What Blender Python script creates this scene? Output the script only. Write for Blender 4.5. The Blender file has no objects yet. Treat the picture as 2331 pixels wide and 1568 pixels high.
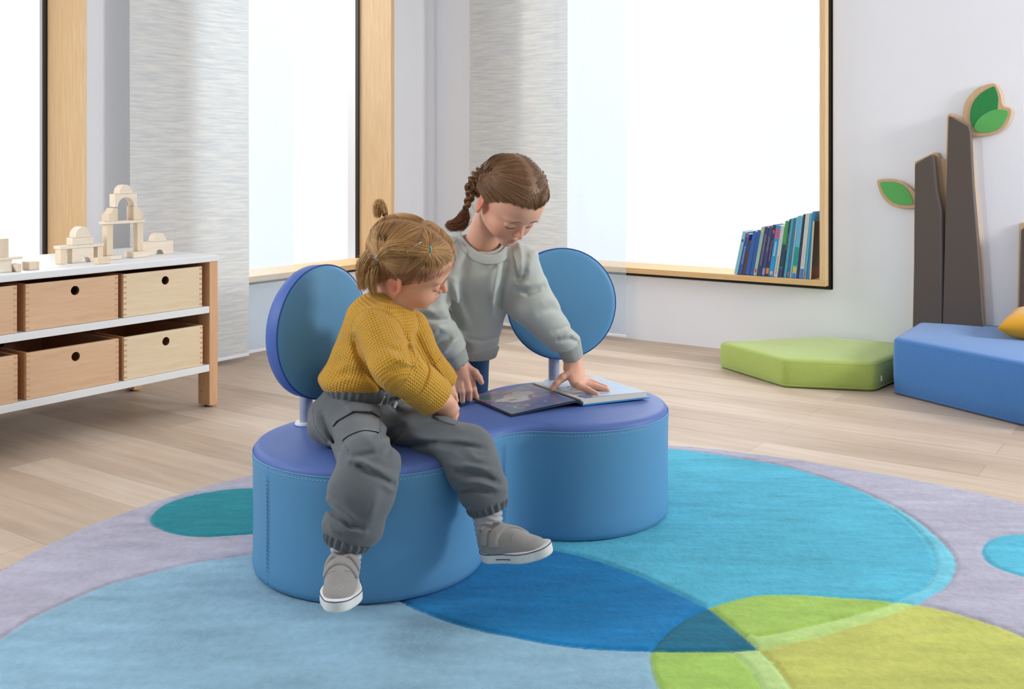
import bpy, bmesh, math, random
import numpy as np
from mathutils import Vector, Matrix

SC = bpy.context.scene
COL = SC.collection
random.seed(7)

# ------------------------------------------------------------------ camera
F_PX, CX, HY, CAM_Z = 2370.0, 1165.5, 365.0, 1.0      # focal length in pixels, principal column, horizon row, eye height
YAW = math.atan2(.5714, .8206)
RT = np.array([math.cos(YAW), math.sin(YAW), 0.0])     # camera right, in room axes
FW = np.array([-math.sin(YAW), math.cos(YAW), 0.0])    # camera forward
UP = np.array([0.0, 0.0, 1.0])
cam_d = bpy.data.cameras.new('camera')
cam = bpy.data.objects.new('camera', cam_d); COL.objects.link(cam)
cam.location = (0, 0, CAM_Z)
cam.rotation_euler = (math.pi/2, 0, YAW)
cam_d.sensor_width = 36.0
cam_d.lens = 36.0*F_PX/2331.0
cam_d.shift_y = -(1568/2-HY)/2331.0
cam_d.clip_start = .05
SC.camera = cam

# ------------------------------------------------------------------ light
W = bpy.data.worlds.new('sky'); SC.world = W; W.use_nodes = True
nt = W.node_tree; bg = nt.nodes['Background']
tc = nt.nodes.new('ShaderNodeTexCoord')
dot = nt.nodes.new('ShaderNodeVectorMath'); dot.operation = 'DOT_PRODUCT'
dot.inputs[1].default_value = tuple(float(v) for v in FW*.89+RT*.45)   # overcast daylight: bright ahead, overhead and to the right, dim behind the viewer
nt.links.new(tc.outputs['Generated'], dot.inputs[0])
ramp = nt.nodes.new('ShaderNodeValToRGB')
ramp.color_ramp.elements[0].position = .08; ramp.color_ramp.elements[0].color = (.36, .37, .39, 1)
ramp.color_ramp.elements[1].position = 1.0; ramp.color_ramp.elements[1].color = (1.25, 1.265, 1.29, 1)
e = ramp.color_ramp.elements.new(.5); e.color = (1.0, 1.01, 1.03, 1)
e = ramp.color_ramp.elements.new(.70); e.color = (1.23, 1.245, 1.27, 1)
mr = nt.nodes.new('ShaderNodeMapRange'); mr.inputs[1].default_value = -1; mr.inputs[2].default_value = 1
nt.links.new(dot.outputs['Value'], mr.inputs[0]); nt.links.new(mr.outputs[0], ramp.inputs[0])
nt.links.new(ramp.outputs[0], bg.inputs['Color'])
bg.inputs['Strength'].default_value = 1.0

def area(name, loc, target, size, power, col=(1, 1, 1)):
    d = bpy.data.lights.new(name, 'AREA'); d.shape = 'RECTANGLE'; d.size, d.size_y = size
    d.energy = power; d.color = col
    o = bpy.data.objects.new(name, d); COL.objects.link(o); o.location = loc
    o.rotation_euler = (Vector(target)-Vector(loc)).to_track_quat('-Z', 'Y').to_euler()
    return o
def ahead(lat, dep, z): return tuple(float(v) for v in RT*lat+FW*dep+np.array((0, 0, z)))
area('left_softbox', ahead(-3.1, 1.95, 1.9), ahead(.1, 2.8, .3), (.6, .6), 52, (.98, .99, 1))  # softbox added inside the room, out of view, for light from the left
area('right_side_lamp', ahead(4.2, 2.6, 1.8), ahead(-.6, 3.2, .8), (.75, .75), 104, (.98, .99, 1))  # area lamp added out of view on the right, placed to brighten left wall
area('back_window_daylight', (-2.2, 6.9, 2.3), (-1.2, 1.9, .3), (2.4, 1.6), 84, (.99, 1, 1))
area('back_left_window_daylight', (-6.0, 4.0, 2.3), (-1.4, 2.6, .3), (2.2, 1.6), 120, (.99, 1, 1))

vs = SC.view_settings
SC.display_settings.display_device = 'sRGB'
vs.view_transform = 'Standard'; vs.look = 'None'; vs.gamma = 1.0; vs.use_curve_mapping = False
vs.exposure = -0.20

# ------------------------------------------------------------------ helpers: coordinates
def C(lat, dep, z):                       # metres right of / ahead of the eye, height
    p = RT*lat + FW*dep; return np.array([p[0], p[1], z])
def PX(px, py, dep):
    return C((px-CX)/F_PX*dep, dep, CAM_Z-dep*(py-HY)/F_PX)
def GP(px, py, z=0.0):                    # the point of a horizontal plane seen at a pixel
    dep = (CAM_Z-z)*F_PX/(py-HY); return PX(px, py, dep)
def on_x(px, x):                          # y of the vertical plane X = x under image column px
    d = FW + RT*(px-CX)/F_PX; return d[1]*x/d[0]
def on_y(px, y):
    d = FW + RT*(px-CX)/F_PX; return d[0]*y/d[1]
def z_at(px, py, x=None, y=None):
    d = FW + RT*(px-CX)/F_PX
    dep = x/d[0] if x is not None else y/d[1]
    return CAM_Z-dep*(py-HY)/F_PX

# ------------------------------------------------------------------ helpers: materials
def lin(c):
    c = np.array(c, float)/255.0
    return tuple(np.where(c <= .04045, c/12.92, ((c+.055)/1.055)**2.4))+(1.0,)
def new_mat(name):
    m = bpy.data.materials.new(name); m.use_nodes = True
    return m, m.node_tree, m.node_tree.nodes['Principled BSDF']
def noise_node(t, scale, detail=4, stretch=(1, 1, 1), coord='Object', rough=.55):
    tc = t.nodes.new('ShaderNodeTexCoord'); mp = t.nodes.new('ShaderNodeMapping')
    mp.inputs['Scale'].default_value = stretch
    n = t.nodes.new('ShaderNodeTexNoise'); n.inputs['Scale'].default_value = scale
    n.inputs['Detail'].default_value = detail; n.inputs['Roughness'].default_value = rough
    t.links.new(tc.outputs[coord], mp.inputs[0]); t.links.new(mp.outputs[0], n.inputs['Vector'])
    return n
def mat(name, col, rough=.6, var=.06, nscale=12, stretch=(1, 1, 1), bump=0.0, bscale=200, bstretch=(1, 1, 1),
        sheen=0.0, spec=.5, metal=0.0, sss=0.0, detail=4, coord='Object'):
    m, t, b = new_mat(name)
    c = lin(col)
    n = noise_node(t, nscale, detail, stretch, coord)
    mx = t.nodes.new('ShaderNodeMix'); mx.data_type = 'RGBA'
    mx.inputs['A'].default_value = tuple(max(0, v*(1-var*2)) for v in c[:3])+(1,)
    mx.inputs['B'].default_value = tuple(min(1, v*(1+var*2)) for v in c[:3])+(1,)
    t.links.new(n.outputs['Fac'], mx.inputs['Factor'])
    t.links.new(mx.outputs['Result'], b.inputs['Base Color'])
    b.inputs['Roughness'].default_value = rough; b.inputs['Metallic'].default_value = metal
    b.inputs['Specular IOR Level'].default_value = spec
    if sheen: b.inputs['Sheen Weight'].default_value = sheen; b.inputs['Sheen Roughness'].default_value = .5
    if sss:
        b.inputs['Subsurface Weight'].default_value = sss; b.inputs['Subsurface Radius'].default_value = (.012, .005, .003)
        b.inputs['Subsurface Scale'].default_value = 1.0
    if bump:
        n2 = noise_node(t, bscale, 3, bstretch, coord); bp = t.nodes.new('ShaderNodeBump')
        bp.inputs['Strength'].default_value = bump; bp.inputs['Distance'].default_value = .002
        t.links.new(n2.outputs['Fac'], bp.inputs['Height']); t.links.new(bp.outputs[0], b.inputs['Normal'])
    return m
def wood(name, ca, cb, axis, scale=5.0, rough=.5, fine=18, spec=.4):      # grain runs along axis
    m, t, b = new_mat(name)
    st = [fine, fine, fine]; st[axis] = .9
    n = noise_node(t, scale, 5, tuple(st), 'Object', .6)
    st2 = [fine*4]*3; st2[axis] = 3
    n2 = noise_node(t, scale, 3, tuple(st2), 'Object', .6)
    ad = t.nodes.new('ShaderNodeMath'); ad.operation = 'MULTIPLY_ADD'; ad.inputs[1].default_value = .35
    t.links.new(n2.outputs['Fac'], ad.inputs[0]); t.links.new(n.outputs['Fac'], ad.inputs[2])
    r = t.nodes.new('ShaderNodeValToRGB')
    r.color_ramp.elements[0].position = .4; r.color_ramp.elements[0].color = lin(ca)
    r.color_ramp.elements[1].position = .95; r.color_ramp.elements[1].color = lin(cb)
    t.links.new(ad.outputs[0], r.inputs[0]); t.links.new(r.outputs[0], b.inputs['Base Color'])
    b.inputs['Roughness'].default_value = rough; b.inputs['Specular IOR Level'].default_value = spec
    return m
def attr_mat(name, attr='col', rough=.7, bump=0.0, bscale=400, sheen=0.0, spec=.4, var=.0, nscale=30):
    m, t, b = new_mat(name)
    a = t.nodes.new('ShaderNodeAttribute'); a.attribute_name = attr
    src = a.outputs['Color']
    if var:
        n = noise_node(t, nscale, 5)
        mr = t.nodes.new('ShaderNodeMapRange'); mr.inputs[1].default_value = .25; mr.inputs[2].default_value = .75
        mr.inputs[3].default_value = 1-var; mr.inputs[4].default_value = 1+var
        t.links.new(n.outputs['Fac'], mr.inputs[0])
        vm = t.nodes.new('ShaderNodeVectorMath'); vm.operation = 'SCALE'
        t.links.new(src, vm.inputs[0]); t.links.new(mr.outputs[0], vm.inputs['Scale']); src = vm.outputs[0]
    t.links.new(src, b.inputs['Base Color'])
    b.inputs['Roughness'].default_value = rough; b.inputs['Specular IOR Level'].default_value = spec
    if sheen: b.inputs['Sheen Weight'].default_value = sheen
    if bump:
        n2 = noise_node(t, bscale, 2); bp = t.nodes.new('ShaderNodeBump')
        bp.inputs['Strength'].default_value = bump; bp.inputs['Distance'].default_value = .003
        t.links.new(n2.outputs['Fac'], bp.inputs['Height']); t.links.new(bp.outputs[0], b.inputs['Normal'])
    return m

# ------------------------------------------------------------------ helpers: objects
def tag(o, label=None, cat=None, group=None, kind=None):
    if label: o['label'] = label
    if cat: o['category'] = cat
    if group: o['group'] = group
    if kind: o['kind'] = kind
    return o
def empty(name, loc, label=None, cat=None, group=None, kind=None):
    o = bpy.data.objects.new(name, None); COL.objects.link(o); o.location = tuple(loc); o.empty_display_size = .05
    o['_w'] = [float(v) for v in loc]
    return tag(o, label, cat, group, kind)
def world_of(o):
    return np.array(list(o['_w'])) if o is not None and '_w' in o else np.zeros(3)
class MB:
    def __init__(s): s.v, s.f, s.m, s.a = [], [], [], []
    def n(s): return len(s.v)
    def add(s, vs, fs, mi=0):
        k = len(s.v); s.v += [tuple(map(float, p)) for p in vs]
        for f in fs: s.f.append(tuple(k+i for i in f)); s.m.append(mi)
    def box(s, lo, hi, mi=0):
        x0, y0, z0 = lo; x1, y1, z1 = hi
        s.add([(x0,y0,z0),(x1,y0,z0),(x1,y1,z0),(x0,y1,z0),(x0,y0,z1),(x1,y0,z1),(x1,y1,z1),(x0,y1,z1)],
              [(0,3,2,1),(4,5,6,7),(0,1,5,4),(1,2,6,5),(2,3,7,6),(3,0,4,7)], mi); return s
    def obox(s, c, ax, ay, az, mi=0):                     # box by centre and half-axis vectors
        c, ax, ay, az = map(np.array, (c, ax, ay, az)); P = []
        for k in (-1, 1):
            for (i, j) in ((-1,-1),(1,-1),(1,1),(-1,1)): P.append(c+i*ax+j*ay+k*az)
        s.add(P, [(0,3,2,1),(4,5,6,7),(0,1,5,4),(1,2,6,5),(2,3,7,6),(3,0,4,7)], mi); return s
    def prism(s, poly, fn0, fn1, mi=0, cap=True):         # polygon swept between two placements
        n = len(poly); A = [fn0(p) for p in poly]; B = [fn1(p) for p in poly]
        fs = [(i, (i+1) % n, n+(i+1) % n, n+i) for i in range(n)]
        if cap: fs += [tuple(range(n-1, -1, -1)), tuple(range(n, 2*n))]
        s.add(A+B, fs, mi); return s
    def tube(s, path, rad, seg=8, mi=0, cap=True, closed=False):
        path = [np.array(p, float) for p in path]; n = len(path)
        rad = rad if hasattr(rad, '__len__') else [rad]*n
        prev = None; rings = []
        for i in range(n):
            a = path[i-1] if (i > 0 or closed) else path[i]; b = path[(i+1) % n] if (i < n-1 or closed) else path[i]
            t = b-a; t = t/(np.linalg.norm(t)+1e-12)
            if prev is None:
                u = np.cross(t, (0, 0, 1)) if abs(t[2]) < .9 else np.cross(t, (1, 0, 0))
            else: u = prev-t*np.dot(prev, t)
            u = u/(np.linalg.norm(u)+1e-12); prev = u; w = np.cross(t, u)
            rings.append([path[i]+rad[i]*(math.cos(2*math.pi*k/seg)*u+math.sin(2*math.pi*k/seg)*w) for k in range(seg)])
        vs = [p for r in rings for p in r]; fs = []
        for i in range(n if closed else n-1):
            j = (i+1) % n
            for k in range(seg): fs.append((i*seg+k, i*seg+(k+1) % seg, j*seg+(k+1) % seg, j*seg+k))
        if cap and not closed: fs += [tuple(range(seg-1, -1, -1)), tuple((n-1)*seg+k for k in range(seg))]
        s.add(vs, fs, mi); return s
    def lathe(s, prof, c, ax=(0, 0, 1), seg=32, mi=0):    # profile (radius, height) about an axis
        ax = np.array(ax, float); ax /= np.linalg.norm(ax)
        u = np.cross(ax, (0, 0, 1)) if abs(ax[2]) < .9 else np.cross(ax, (1, 0, 0)); u /= np.linalg.norm(u); w = np.cross(ax, u)
        c = np.array(c, float); vs = []; fs = []; n = len(prof)
        for (r, h) in prof:
            for k in range(seg):
                a = 2*math.pi*k/seg; vs.append(c+ax*h+max(r, 1e-5)*(math.cos(a)*u+math.sin(a)*w))
        for i in range(n-1):
            for k in range(seg): fs.append((i*seg+k, i*seg+(k+1) % seg, (i+1)*seg+(k+1) % seg, (i+1)*seg+k))
        fs += [tuple(range(seg-1, -1, -1)), tuple((n-1)*seg+k for k in range(seg))]
        s.add(vs, fs, mi); return s
def make(name, V, F, mats, parent=None, mi=None, smooth=True, bevel=0.0, angle=None, origin=None, cols=None, weld=False):
    """one mesh object from world-space points; stored about its parent's base (or its own)"""
    V = np.asarray(V, float)
    if parent is None:
        base = np.array(origin, float) if origin is not None else np.array([V[:,0].mean(), V[:,1].mean(), V[:,2].min()])
        off = base
    else:
        base = world_of(parent); off = np.zeros(3)
    me = bpy.data.meshes.new(name); L = V-base
    F_is_arr = isinstance(F, np.ndarray)
    if F_is_arr:
        nf, k = F.shape
        me.vertices.add(len(L)); me.vertices.foreach_set('co', L.astype(np.float32).ravel())
        me.loops.add(nf*k); me.loops.foreach_set('vertex_index', F.astype(np.int32).ravel())
        me.polygons.add(nf); me.polygons.foreach_set('loop_start', np.arange(0, nf*k, k, dtype=np.int32))
        me.polygons.foreach_set('loop_total', np.full(nf, k, np.int32)); me.update(calc_edges=True)
    else:
        me.from_pydata([tuple(p) for p in L], [], F)
    for m in (mats if isinstance(mats, (list, tuple)) else [mats]): me.materials.append(m)
    if mi is not None: me.polygons.foreach_set('material_index', np.array(mi, np.int32))
    me.polygons.foreach_set('use_smooth', np.ones(len(me.polygons), bool) if smooth else np.zeros(len(me.polygons), bool))
    if cols is not None:
        at = me.color_attributes.new('col', 'FLOAT_COLOR', 'POINT')
        c4 = np.ones((len(V), 4), np.float32); c4[:, :3] = cols; at.data.foreach_set('color', c4.ravel())
    if not F_is_arr:
        bm = bmesh.new(); bm.from_mesh(me)
        if weld: bmesh.ops.remove_doubles(bm, verts=bm.verts, dist=1e-5)
        bmesh.ops.recalc_face_normals(bm, faces=bm.faces); bm.to_mesh(me); bm.free()
    me.validate(); me.update()
    o = bpy.data.objects.new(name, me); COL.objects.link(o)
    o['_w'] = [float(v) for v in base]
    if parent is not None: o.parent = parent
    else: o.location = tuple(off)
    if angle is not None: me.set_sharp_from_angle(angle=angle)
    if bevel:
        md = o.modifiers.new('bevel', 'BEVEL'); md.width = bevel; md.segments = 3; md.limit_method = 'ANGLE'; md.angle_limit = .6
        md.harden_normals = False
    return o
def build(mb, name, mats, parent=None, **k):
    k.setdefault('smooth', False)
    return make(name, mb.v, mb.f, mats, parent, mi=mb.m, **k)
def catmull(P, n=12, closed=True):
    P = np.array(P, float); m = len(P); out = []
    rng = range(m) if closed else range(m-1)
    for i in rng:
        if closed: p0, p1, p2, p3 = P[i-1], P[i], P[(i+1) % m], P[(i+2) % m]
        else: p0, p1, p2, p3 = P[max(i-1, 0)], P[i], P[i+1], P[min(i+2, m-1)]
        for k in range(n):
            t = k/n
            out.append(.5*((2*p1)+(-p0+p2)*t+(2*p0-5*p1+4*p2-p3)*t*t+(-p0+3*p1-3*p2+p3)*t**3))
    if not closed: out.append(P[-1])
    return np.array(out)
def inside(px, py, poly):
    res = np.zeros(px.shape, bool); n = len(poly); j = n-1
    for i in range(n):
        xi, yi = poly[i]; xj, yj = poly[j]
        if yi != yj:
            c = ((yi > py) != (yj > py)) & (px < (xj-xi)*(py-yi)/(yj-yi)+xi); res ^= c
        j = i
    return res
def poly_dist(px, py, poly, closed=True):
    d = np.full(px.shape, 1e9); n = len(poly)
    for i in range(n if closed else n-1):
        a = poly[i]; b = poly[(i+1) % n]; e = b-a; L2 = (e*e).sum()+1e-12
        t = np.clip(((px-a[0])*e[0]+(py-a[1])*e[1])/L2, 0, 1)
        d = np.minimum(d, (px-a[0]-t*e[0])**2+(py-a[1]-t*e[1])**2)
    return np.sqrt(d)
# ------------------------------------------------------------------ the room
XW, YW = -4.20, 5.17                       # left wall and back wall planes
M = {}
M['wall'] = mat('white_plaster', (238, 240, 245), .75, .01, 3, bump=.05, bscale=300)
M['black'] = mat('black_profile', (22, 20, 20), .6, .05)
M['frame_end'] = wood('spruce_edge', (196, 150, 92), (222, 180, 124), 2, 6)
M['frame'] = wood('spruce_board', (216, 178, 130), (236, 206, 162), 2, 6)
M['frame_h'] = wood('spruce_board_flat', (212, 168, 112), (230, 194, 142), 0, 6)
M['frame_hy'] = wood('spruce_board_flat_left', (212, 168, 112), (230, 194, 142), 1, 6)
def floor_material():
    m, t, b = new_mat('oak_planks')
    tc = t.nodes.new('ShaderNodeTexCoord')
    br = t.nodes.new('ShaderNodeTexBrick')
    br.inputs['Scale'].default_value = 1.0; br.inputs['Brick Width'].default_value = 1.9; br.inputs['Row Height'].default_value = .155
    br.inputs['Mortar Size'].default_value = .0012; br.inputs['Mortar Smooth'].default_value = .3
    br.inputs['Color1'].default_value = (0, 0, 0, 1); br.inputs['Color2'].default_value = (1, 1, 1, 1)
    br.inputs['Mortar'].default_value = (.5, .5, .5, 1); br.offset = .37; br.offset_frequency = 2
    t.links.new(tc.outputs['Object'], br.inputs['Vector'])
    n = noise_node(t, 2.2, 6, (1.2, 14, 1), 'Object', .62)
    n2 = noise_node(t, 1.0, 3, (.7, 3.4, 1), 'Object')
    r = t.nodes.new('ShaderNodeValToRGB'); cr = r.color_ramp
    cr.elements[0].position = .22; cr.elements[0].color = lin((158, 137, 118))
    cr.elements[1].position = .82; cr.elements[1].color = lin((220, 205, 188))
    e = cr.elements.new(.52); e.color = lin((194, 174, 154))
    ad = t.nodes.new('ShaderNodeMath'); ad.operation = 'MULTIPLY_ADD'; ad.inputs[1].default_value = .22
    t.links.new(br.outputs['Color'], ad.inputs[0])
    ad2 = t.nodes.new('ShaderNodeMath'); ad2.operation = 'MULTIPLY_ADD'; ad2.inputs[1].default_value = .45
    t.links.new(n2.outputs['Fac'], ad2.inputs[0]); 
    ad3 = t.nodes.new('ShaderNodeMath'); ad3.operation = 'MULTIPLY'; ad3.inputs[1].default_value = .38
    t.links.new(n.outputs['Fac'], ad3.inputs[0]); t.links.new(ad3.outputs[0], ad2.inputs[2])
    t.links.new(ad2.outputs[0], ad.inputs[2]); t.links.new(ad.outputs[0], r.inputs[0])
    mx = t.nodes.new('ShaderNodeMix'); mx.data_type = 'RGBA'; mx.inputs['B'].default_value = lin((128, 104, 84))
    t.links.new(r.outputs[0], mx.inputs['A'])
    sc = t.nodes.new('ShaderNodeMath'); sc.operation = 'MULTIPLY'; sc.inputs[1].default_value = .55
    t.links.new(br.outputs['Fac'], sc.inputs[0]); t.links.new(sc.outputs[0], mx.inputs['Factor'])
    t.links.new(mx.outputs['Result'], b.inputs['Base Color'])
    b.inputs['Roughness'].default_value = .5; b.inputs['Specular IOR Level'].default_value = .25
    bp = t.nodes.new('ShaderNodeBump'); bp.inputs['Strength'].default_value = .12; bp.inputs['Distance'].default_value = .002
    t.links.new(n.outputs['Fac'], bp.inputs['Height']); t.links.new(bp.outputs[0], b.inputs['Normal'])
    return m
M['floor'] = floor_material()
mb = MB(); mb.box((XW-.35, -.6, -.05), (3.2, YW+.35, 0))
tag(build(mb, 'floor', M['floor']), 'pale oak plank floor', kind='structure')

# window openings (frame outlines), read at the plane of the frame fronts
PROJ = .06
xf, yf = XW+PROJ, YW-PROJ
wl2 = (on_x(405, XW), on_x(898, xf)); wl1 = (on_x(-420, xf), on_x(198, xf)); wb = (on_y(1215, YW), on_y(1879, yf))
ZS = z_at(1660, 637.5, y=yf)               # underside of the sill board
ZT = 2.35
TB = .030                                  # board thickness
H = 2.7
def wall_x(name, x0, x1, holes, y0, y1, m):        # wall lying in a plane X = const with rectangular openings (y ranges)
    mb = MB(); ys = [y0]
    for a, b in holes: ys += [a, b]
    ys.append(y1)
    for i in range(0, len(ys), 2): mb.box((x0, ys[i], 0), (x1, ys[i+1], H))
    for a, b in holes: mb.box((x0, a, 0), (x1, b, ZS-.02)); mb.box((x0, a, ZT+.05), (x1, b, H))
    return tag(build(mb, name, m, weld=False), kind='structure')
G = .018
tag(wall_x('wall_left', XW-.34, XW, [(wl1[0]-G, wl1[1]+G), (wl2[0]-G, wl2[1]+G)], -.4, YW, M['wall']), 'plain white plaster wall with two tall windows')
mb = MB()
mb.box((XW-.34, YW, 0), (wb[0]-G, YW+.34, H)); mb.box((wb[1]+G, YW, 0), (3.0, YW+.34, H))
mb.box((wb[0]-G, YW, 0), (wb[1]+G, YW+.34, ZS-.02)); mb.box((wb[0]-G, YW, ZT+.05), (wb[1]+G, YW+.34, H))
tag(build(mb, 'wall_back', M['wall']), 'plain white plaster wall with one wide window', kind='structure')

mb = MB(); mb.box((XW-.35, -.9, H), (2.4, YW+.35, H+.05))
tag(build(mb, 'ceiling', M['wall']), 'plain white ceiling', kind='structure')
# depth of the reveal from where the glass meets the jamb of the middle window
d = FW + RT*(818-CX)/F_PX
xg = wl2[1]*d[0]/d[1]
REV = max(.16, min(.33, xf-xg))
def glass_material():
    m, t, b = new_mat('window_glass')
    out = t.nodes['Material Output']; tr = t.nodes.new('ShaderNodeBsdfTransparent'); gl = t.nodes.new('ShaderNodeBsdfGlossy')
    gl.inputs['Roughness'].default_value = .02; tr.inputs['Color'].default_value = (.985, .992, 1, 1)
    mx = t.nodes.new('ShaderNodeMixShader'); mx.inputs[0].default_value = .04
    t.links.new(tr.outputs[0], mx.inputs[1]); t.links.new(gl.outputs[0], mx.inputs[2])
    t.links.new(mx.outputs[0], out.inputs['Surface']); return m
M['glass'] = glass_material()
def window(name, along, a, b, plane, label):
    """box frame of boards round an opening; along = 0: in the back wall (x range), 1: in the left wall (y range)"""
    if along == 0:
        base = ((a+b)/2, plane-PROJ, ZS); fx = lambda s, q, z: (s, plane-PROJ+q, z)
    else:
        base = (plane+PROJ, (a+b)/2, ZS); fx = lambda s, q, z: (plane+PROJ-q, s, z)
    root = empty(name, base, label, kind='structure')
    def bx(mb, s0, s1, q0, q1, z0, z1, mi=0):
        p, q = fx(s0, q0, z0), fx(s1, q1, z1)
        mb.box([min(u, v) for u, v in zip(p, q)], [max(u, v) for u, v in zip(p, q)], mi)
    mb = MB(); bx(mb, a, b, 0, REV, ZS, ZS+TB)
    build(mb, 'sill', M['frame_h'] if along == 0 else M['frame_hy'], root, bevel=.002)
    for s0, s1 in ((a, a+TB), (b-TB, b)):
        mb = MB(); bx(mb, s0, s1, .0004, REV, ZS+TB, ZT); build(mb, 'jamb', M['frame'], root, bevel=.002)
    mb = MB(); bx(mb, a, b, 0, REV, ZT, ZT+TB); build(mb, 'head', M['frame_h'] if along == 0 else M['frame_hy'], root, bevel=.002)
    mb = MB()                                             # black shadow profile between frame and plaster
    bx(mb, a-.018, b+.009, PROJ-.012, PROJ+.10, ZS-.018, ZS); bx(mb, a-.018, b+.009, PROJ-.012, PROJ+.10, ZT+TB, ZT+TB+.02)
    bx(mb, a-.018, a, PROJ-.012, PROJ+.10, ZS, ZT+TB); bx(mb, b, b+.009, PROJ-.012, PROJ+.10, ZS, ZT+TB)
    build(mb, 'shadow_profile', M['black'], root)
    mb = MB()                                             # black glazing seal
    for s0, s1 in ((a+TB, a+TB+.010), (b-TB-.010, b-TB)): bx(mb, s0, s1, REV-.03, REV-.004, ZS+TB, ZT)
    bx(mb, a+TB+.01, b-TB-.01, REV-.012, REV-.004, ZT-.008, ZT)
    build(mb, 'glazing_seal', M['black'], root)
    mb = MB(); bx(mb, a+TB+.0005, b-TB-.0005, REV-.022, REV-.014, ZS+TB+.0005, ZT-.009); build(mb, 'glass_pane', M['glass'], root)
    return root
window('window_1', 1, wl1[0], wl1[1], XW, 'wood-framed window in the left wall behind the toy blocks')
window('window_2', 1, wl2[0], wl2[1], XW, 'tall wood-framed window in the left wall beside the room corner')
window('window_3', 0, wb[0], wb[1], YW, 'wide wood-framed window in the back wall with books on its sill')

# ------------------------------------------------------------------ panel curtains
def cloth_material(name, ca, cb, streak, alpha, transl):
    m, t, b = new_mat(name)
    out = t.nodes['Material Output']
    n = noise_node(t, 1.2, 6, (5, 5, 70) if streak else (40, 40, 40), 'Object', .65)
    r = t.nodes.new('ShaderNodeValToRGB')
    r.color_ramp.elements[0].position = .30; r.color_ramp.elements[0].color = lin(ca)
    r.color_ramp.elements[1].position = .62; r.color_ramp.elements[1].color = lin(cb)
    t.links.new(n.outputs['Fac'], r.inputs[0])
    df = t.nodes.new('ShaderNodeBsdfDiffuse'); tl = t.nodes.new('ShaderNodeBsdfTranslucent'); tp = t.nodes.new('ShaderNodeBsdfTransparent')
    t.links.new(r.outputs[0], df.inputs[0]); t.links.new(r.outputs[0], tl.inputs[0])
    m1 = t.nodes.new('ShaderNodeMixShader'); m1.inputs[0].default_value = transl
    t.links.new(df.outputs[0], m1.inputs[1]); t.links.new(tl.outputs[0], m1.inputs[2])
    m2 = t.nodes.new('ShaderNodeMixShader'); m2.inputs[0].default_value = alpha
    t.links.new(tp.outputs[0], m2.inputs[1]); t.links.new(m1.outputs[0], m2.inputs[2])
    tp.inputs[0].default_value = lin((243, 249, 254)) if not streak else lin((236, 236, 232))
    t.links.new(m2.outputs[0], out.inputs['Surface']); return m
M['weave'] = cloth_material('slub_weave_voile', (200, 205, 210), (232, 232, 228), True, .95, .22)
M['sheer'] = cloth_material('pale_blue_voile', (214, 234, 250), (222, 239, 252), False, .28, .5)
M['white_metal'] = mat('white_enamel', (232, 233, 236), .4, .01)
def panel(along, s0, s1, q, zb, m, name, label, cat):
    rng = random.Random(int(abs(s0*1000)))
    base = ((s0+s1)/2, q, zb) if along == 0 else (q, (s0+s1)/2, zb)
    root = empty(name, base, label, cat, 'panel curtains hanging at the windows')
    ns, nz = 24, 30; V = []; Fc = []
    for j in range(nz+1):
        for i in range(ns+1):
            s = s0+(s1-s0)*i/ns; z = zb+.012+(2.50-zb-.012)*j/nz
            w = .0035*math.sin(i*.55+j*.11+s0*9)*(.4+.6*math.sin(j*.2))
            V.append((s, q+w, z) if along == 0 else (q+w, s, z))
    for j in range(nz):
        for i in range(ns):
            a = j*(ns+1)+i; Fc.append((a, a+1, a+ns+2, a+ns+1))
    make('fabric', V, Fc, m, root)
    mb = MB()
    lo, hi = ((s0, q-.006, zb), (s1, q+.006, zb+.016)) if along == 0 else ((q-.006, s0, zb), (q+.006, s1, zb+.016))
    mb.box(lo, hi); build(mb, 'hem_bar', M['white_metal'], root, bevel=.003)
    mb = MB()
    lo, hi = ((s0, q-.008, 2.49), (s1, q+.008, 2.53)) if along == 0 else ((q-.008, s0, 2.49), (q+.008, s1, 2.53))
    mb.box(lo, hi); build(mb, 'carrier_bar', M['white_metal'], root, bevel=.003)
    return root
ql, qb = XW+.115, YW-.115
panel(1, on_x(295, ql+.02), on_x(566, ql+.02), ql+.02, .022, M['weave'], 'panel_curtain', 'streaky grey woven panel curtain beside the wooden blocks', 'curtain')
panel(1, on_x(438, ql-.02), on_x(669, ql-.02), ql-.02, .022, M['sheer'], 'panel_curtain', 'sheer pale blue panel curtain on the left wall behind the left backrest', 'curtain')
panel(0, on_y(1069, qb-.02), on_y(1292, qb-.02), qb-.02, .022, M['weave'], 'panel_curtain', 'streaky grey woven panel curtain directly behind the standing child', 'curtain')
panel(0, on_y(1224, qb+.02), on_y(1425, qb+.02), qb+.02, .022, M['sheer'], 'panel_curtain', 'sheer pale blue panel curtain behind the right backrest', 'curtain')
for along, s0, s1, q, lab in ((1, on_x(250, ql), YW-.25, ql, 'white curtain rail along the top of the left wall'),
                              (0, XW+.25, on_y(1440, qb), qb, 'white curtain rail along the top of the back wall')):
    root = empty('curtain_rail', ((s0+s1)/2, q, 2.53) if along == 0 else (q, (s0+s1)/2, 2.53), lab, 'curtain rail', 'curtain rails')
    mb = MB()
    if along == 0: mb.box((s0, q-.035, 2.53), (s1, q+.035, 2.555))
    else: mb.box((q-.035, s0, 2.53), (q+.035, s1, 2.555))
    build(mb, 'track', M['white_metal'], root, bevel=.002)
    for t_ in (.1, .5, .9):
        s = s0+(s1-s0)*t_; mb = MB()
        if along == 0: mb.box((s-.015, q, 2.556), (s+.015, YW, 2.58))
        else: mb.box((XW, s-.015, 2.556), (q, s+.015, 2.58))
        build(mb, 'bracket', M['white_metal'], root)
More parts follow.
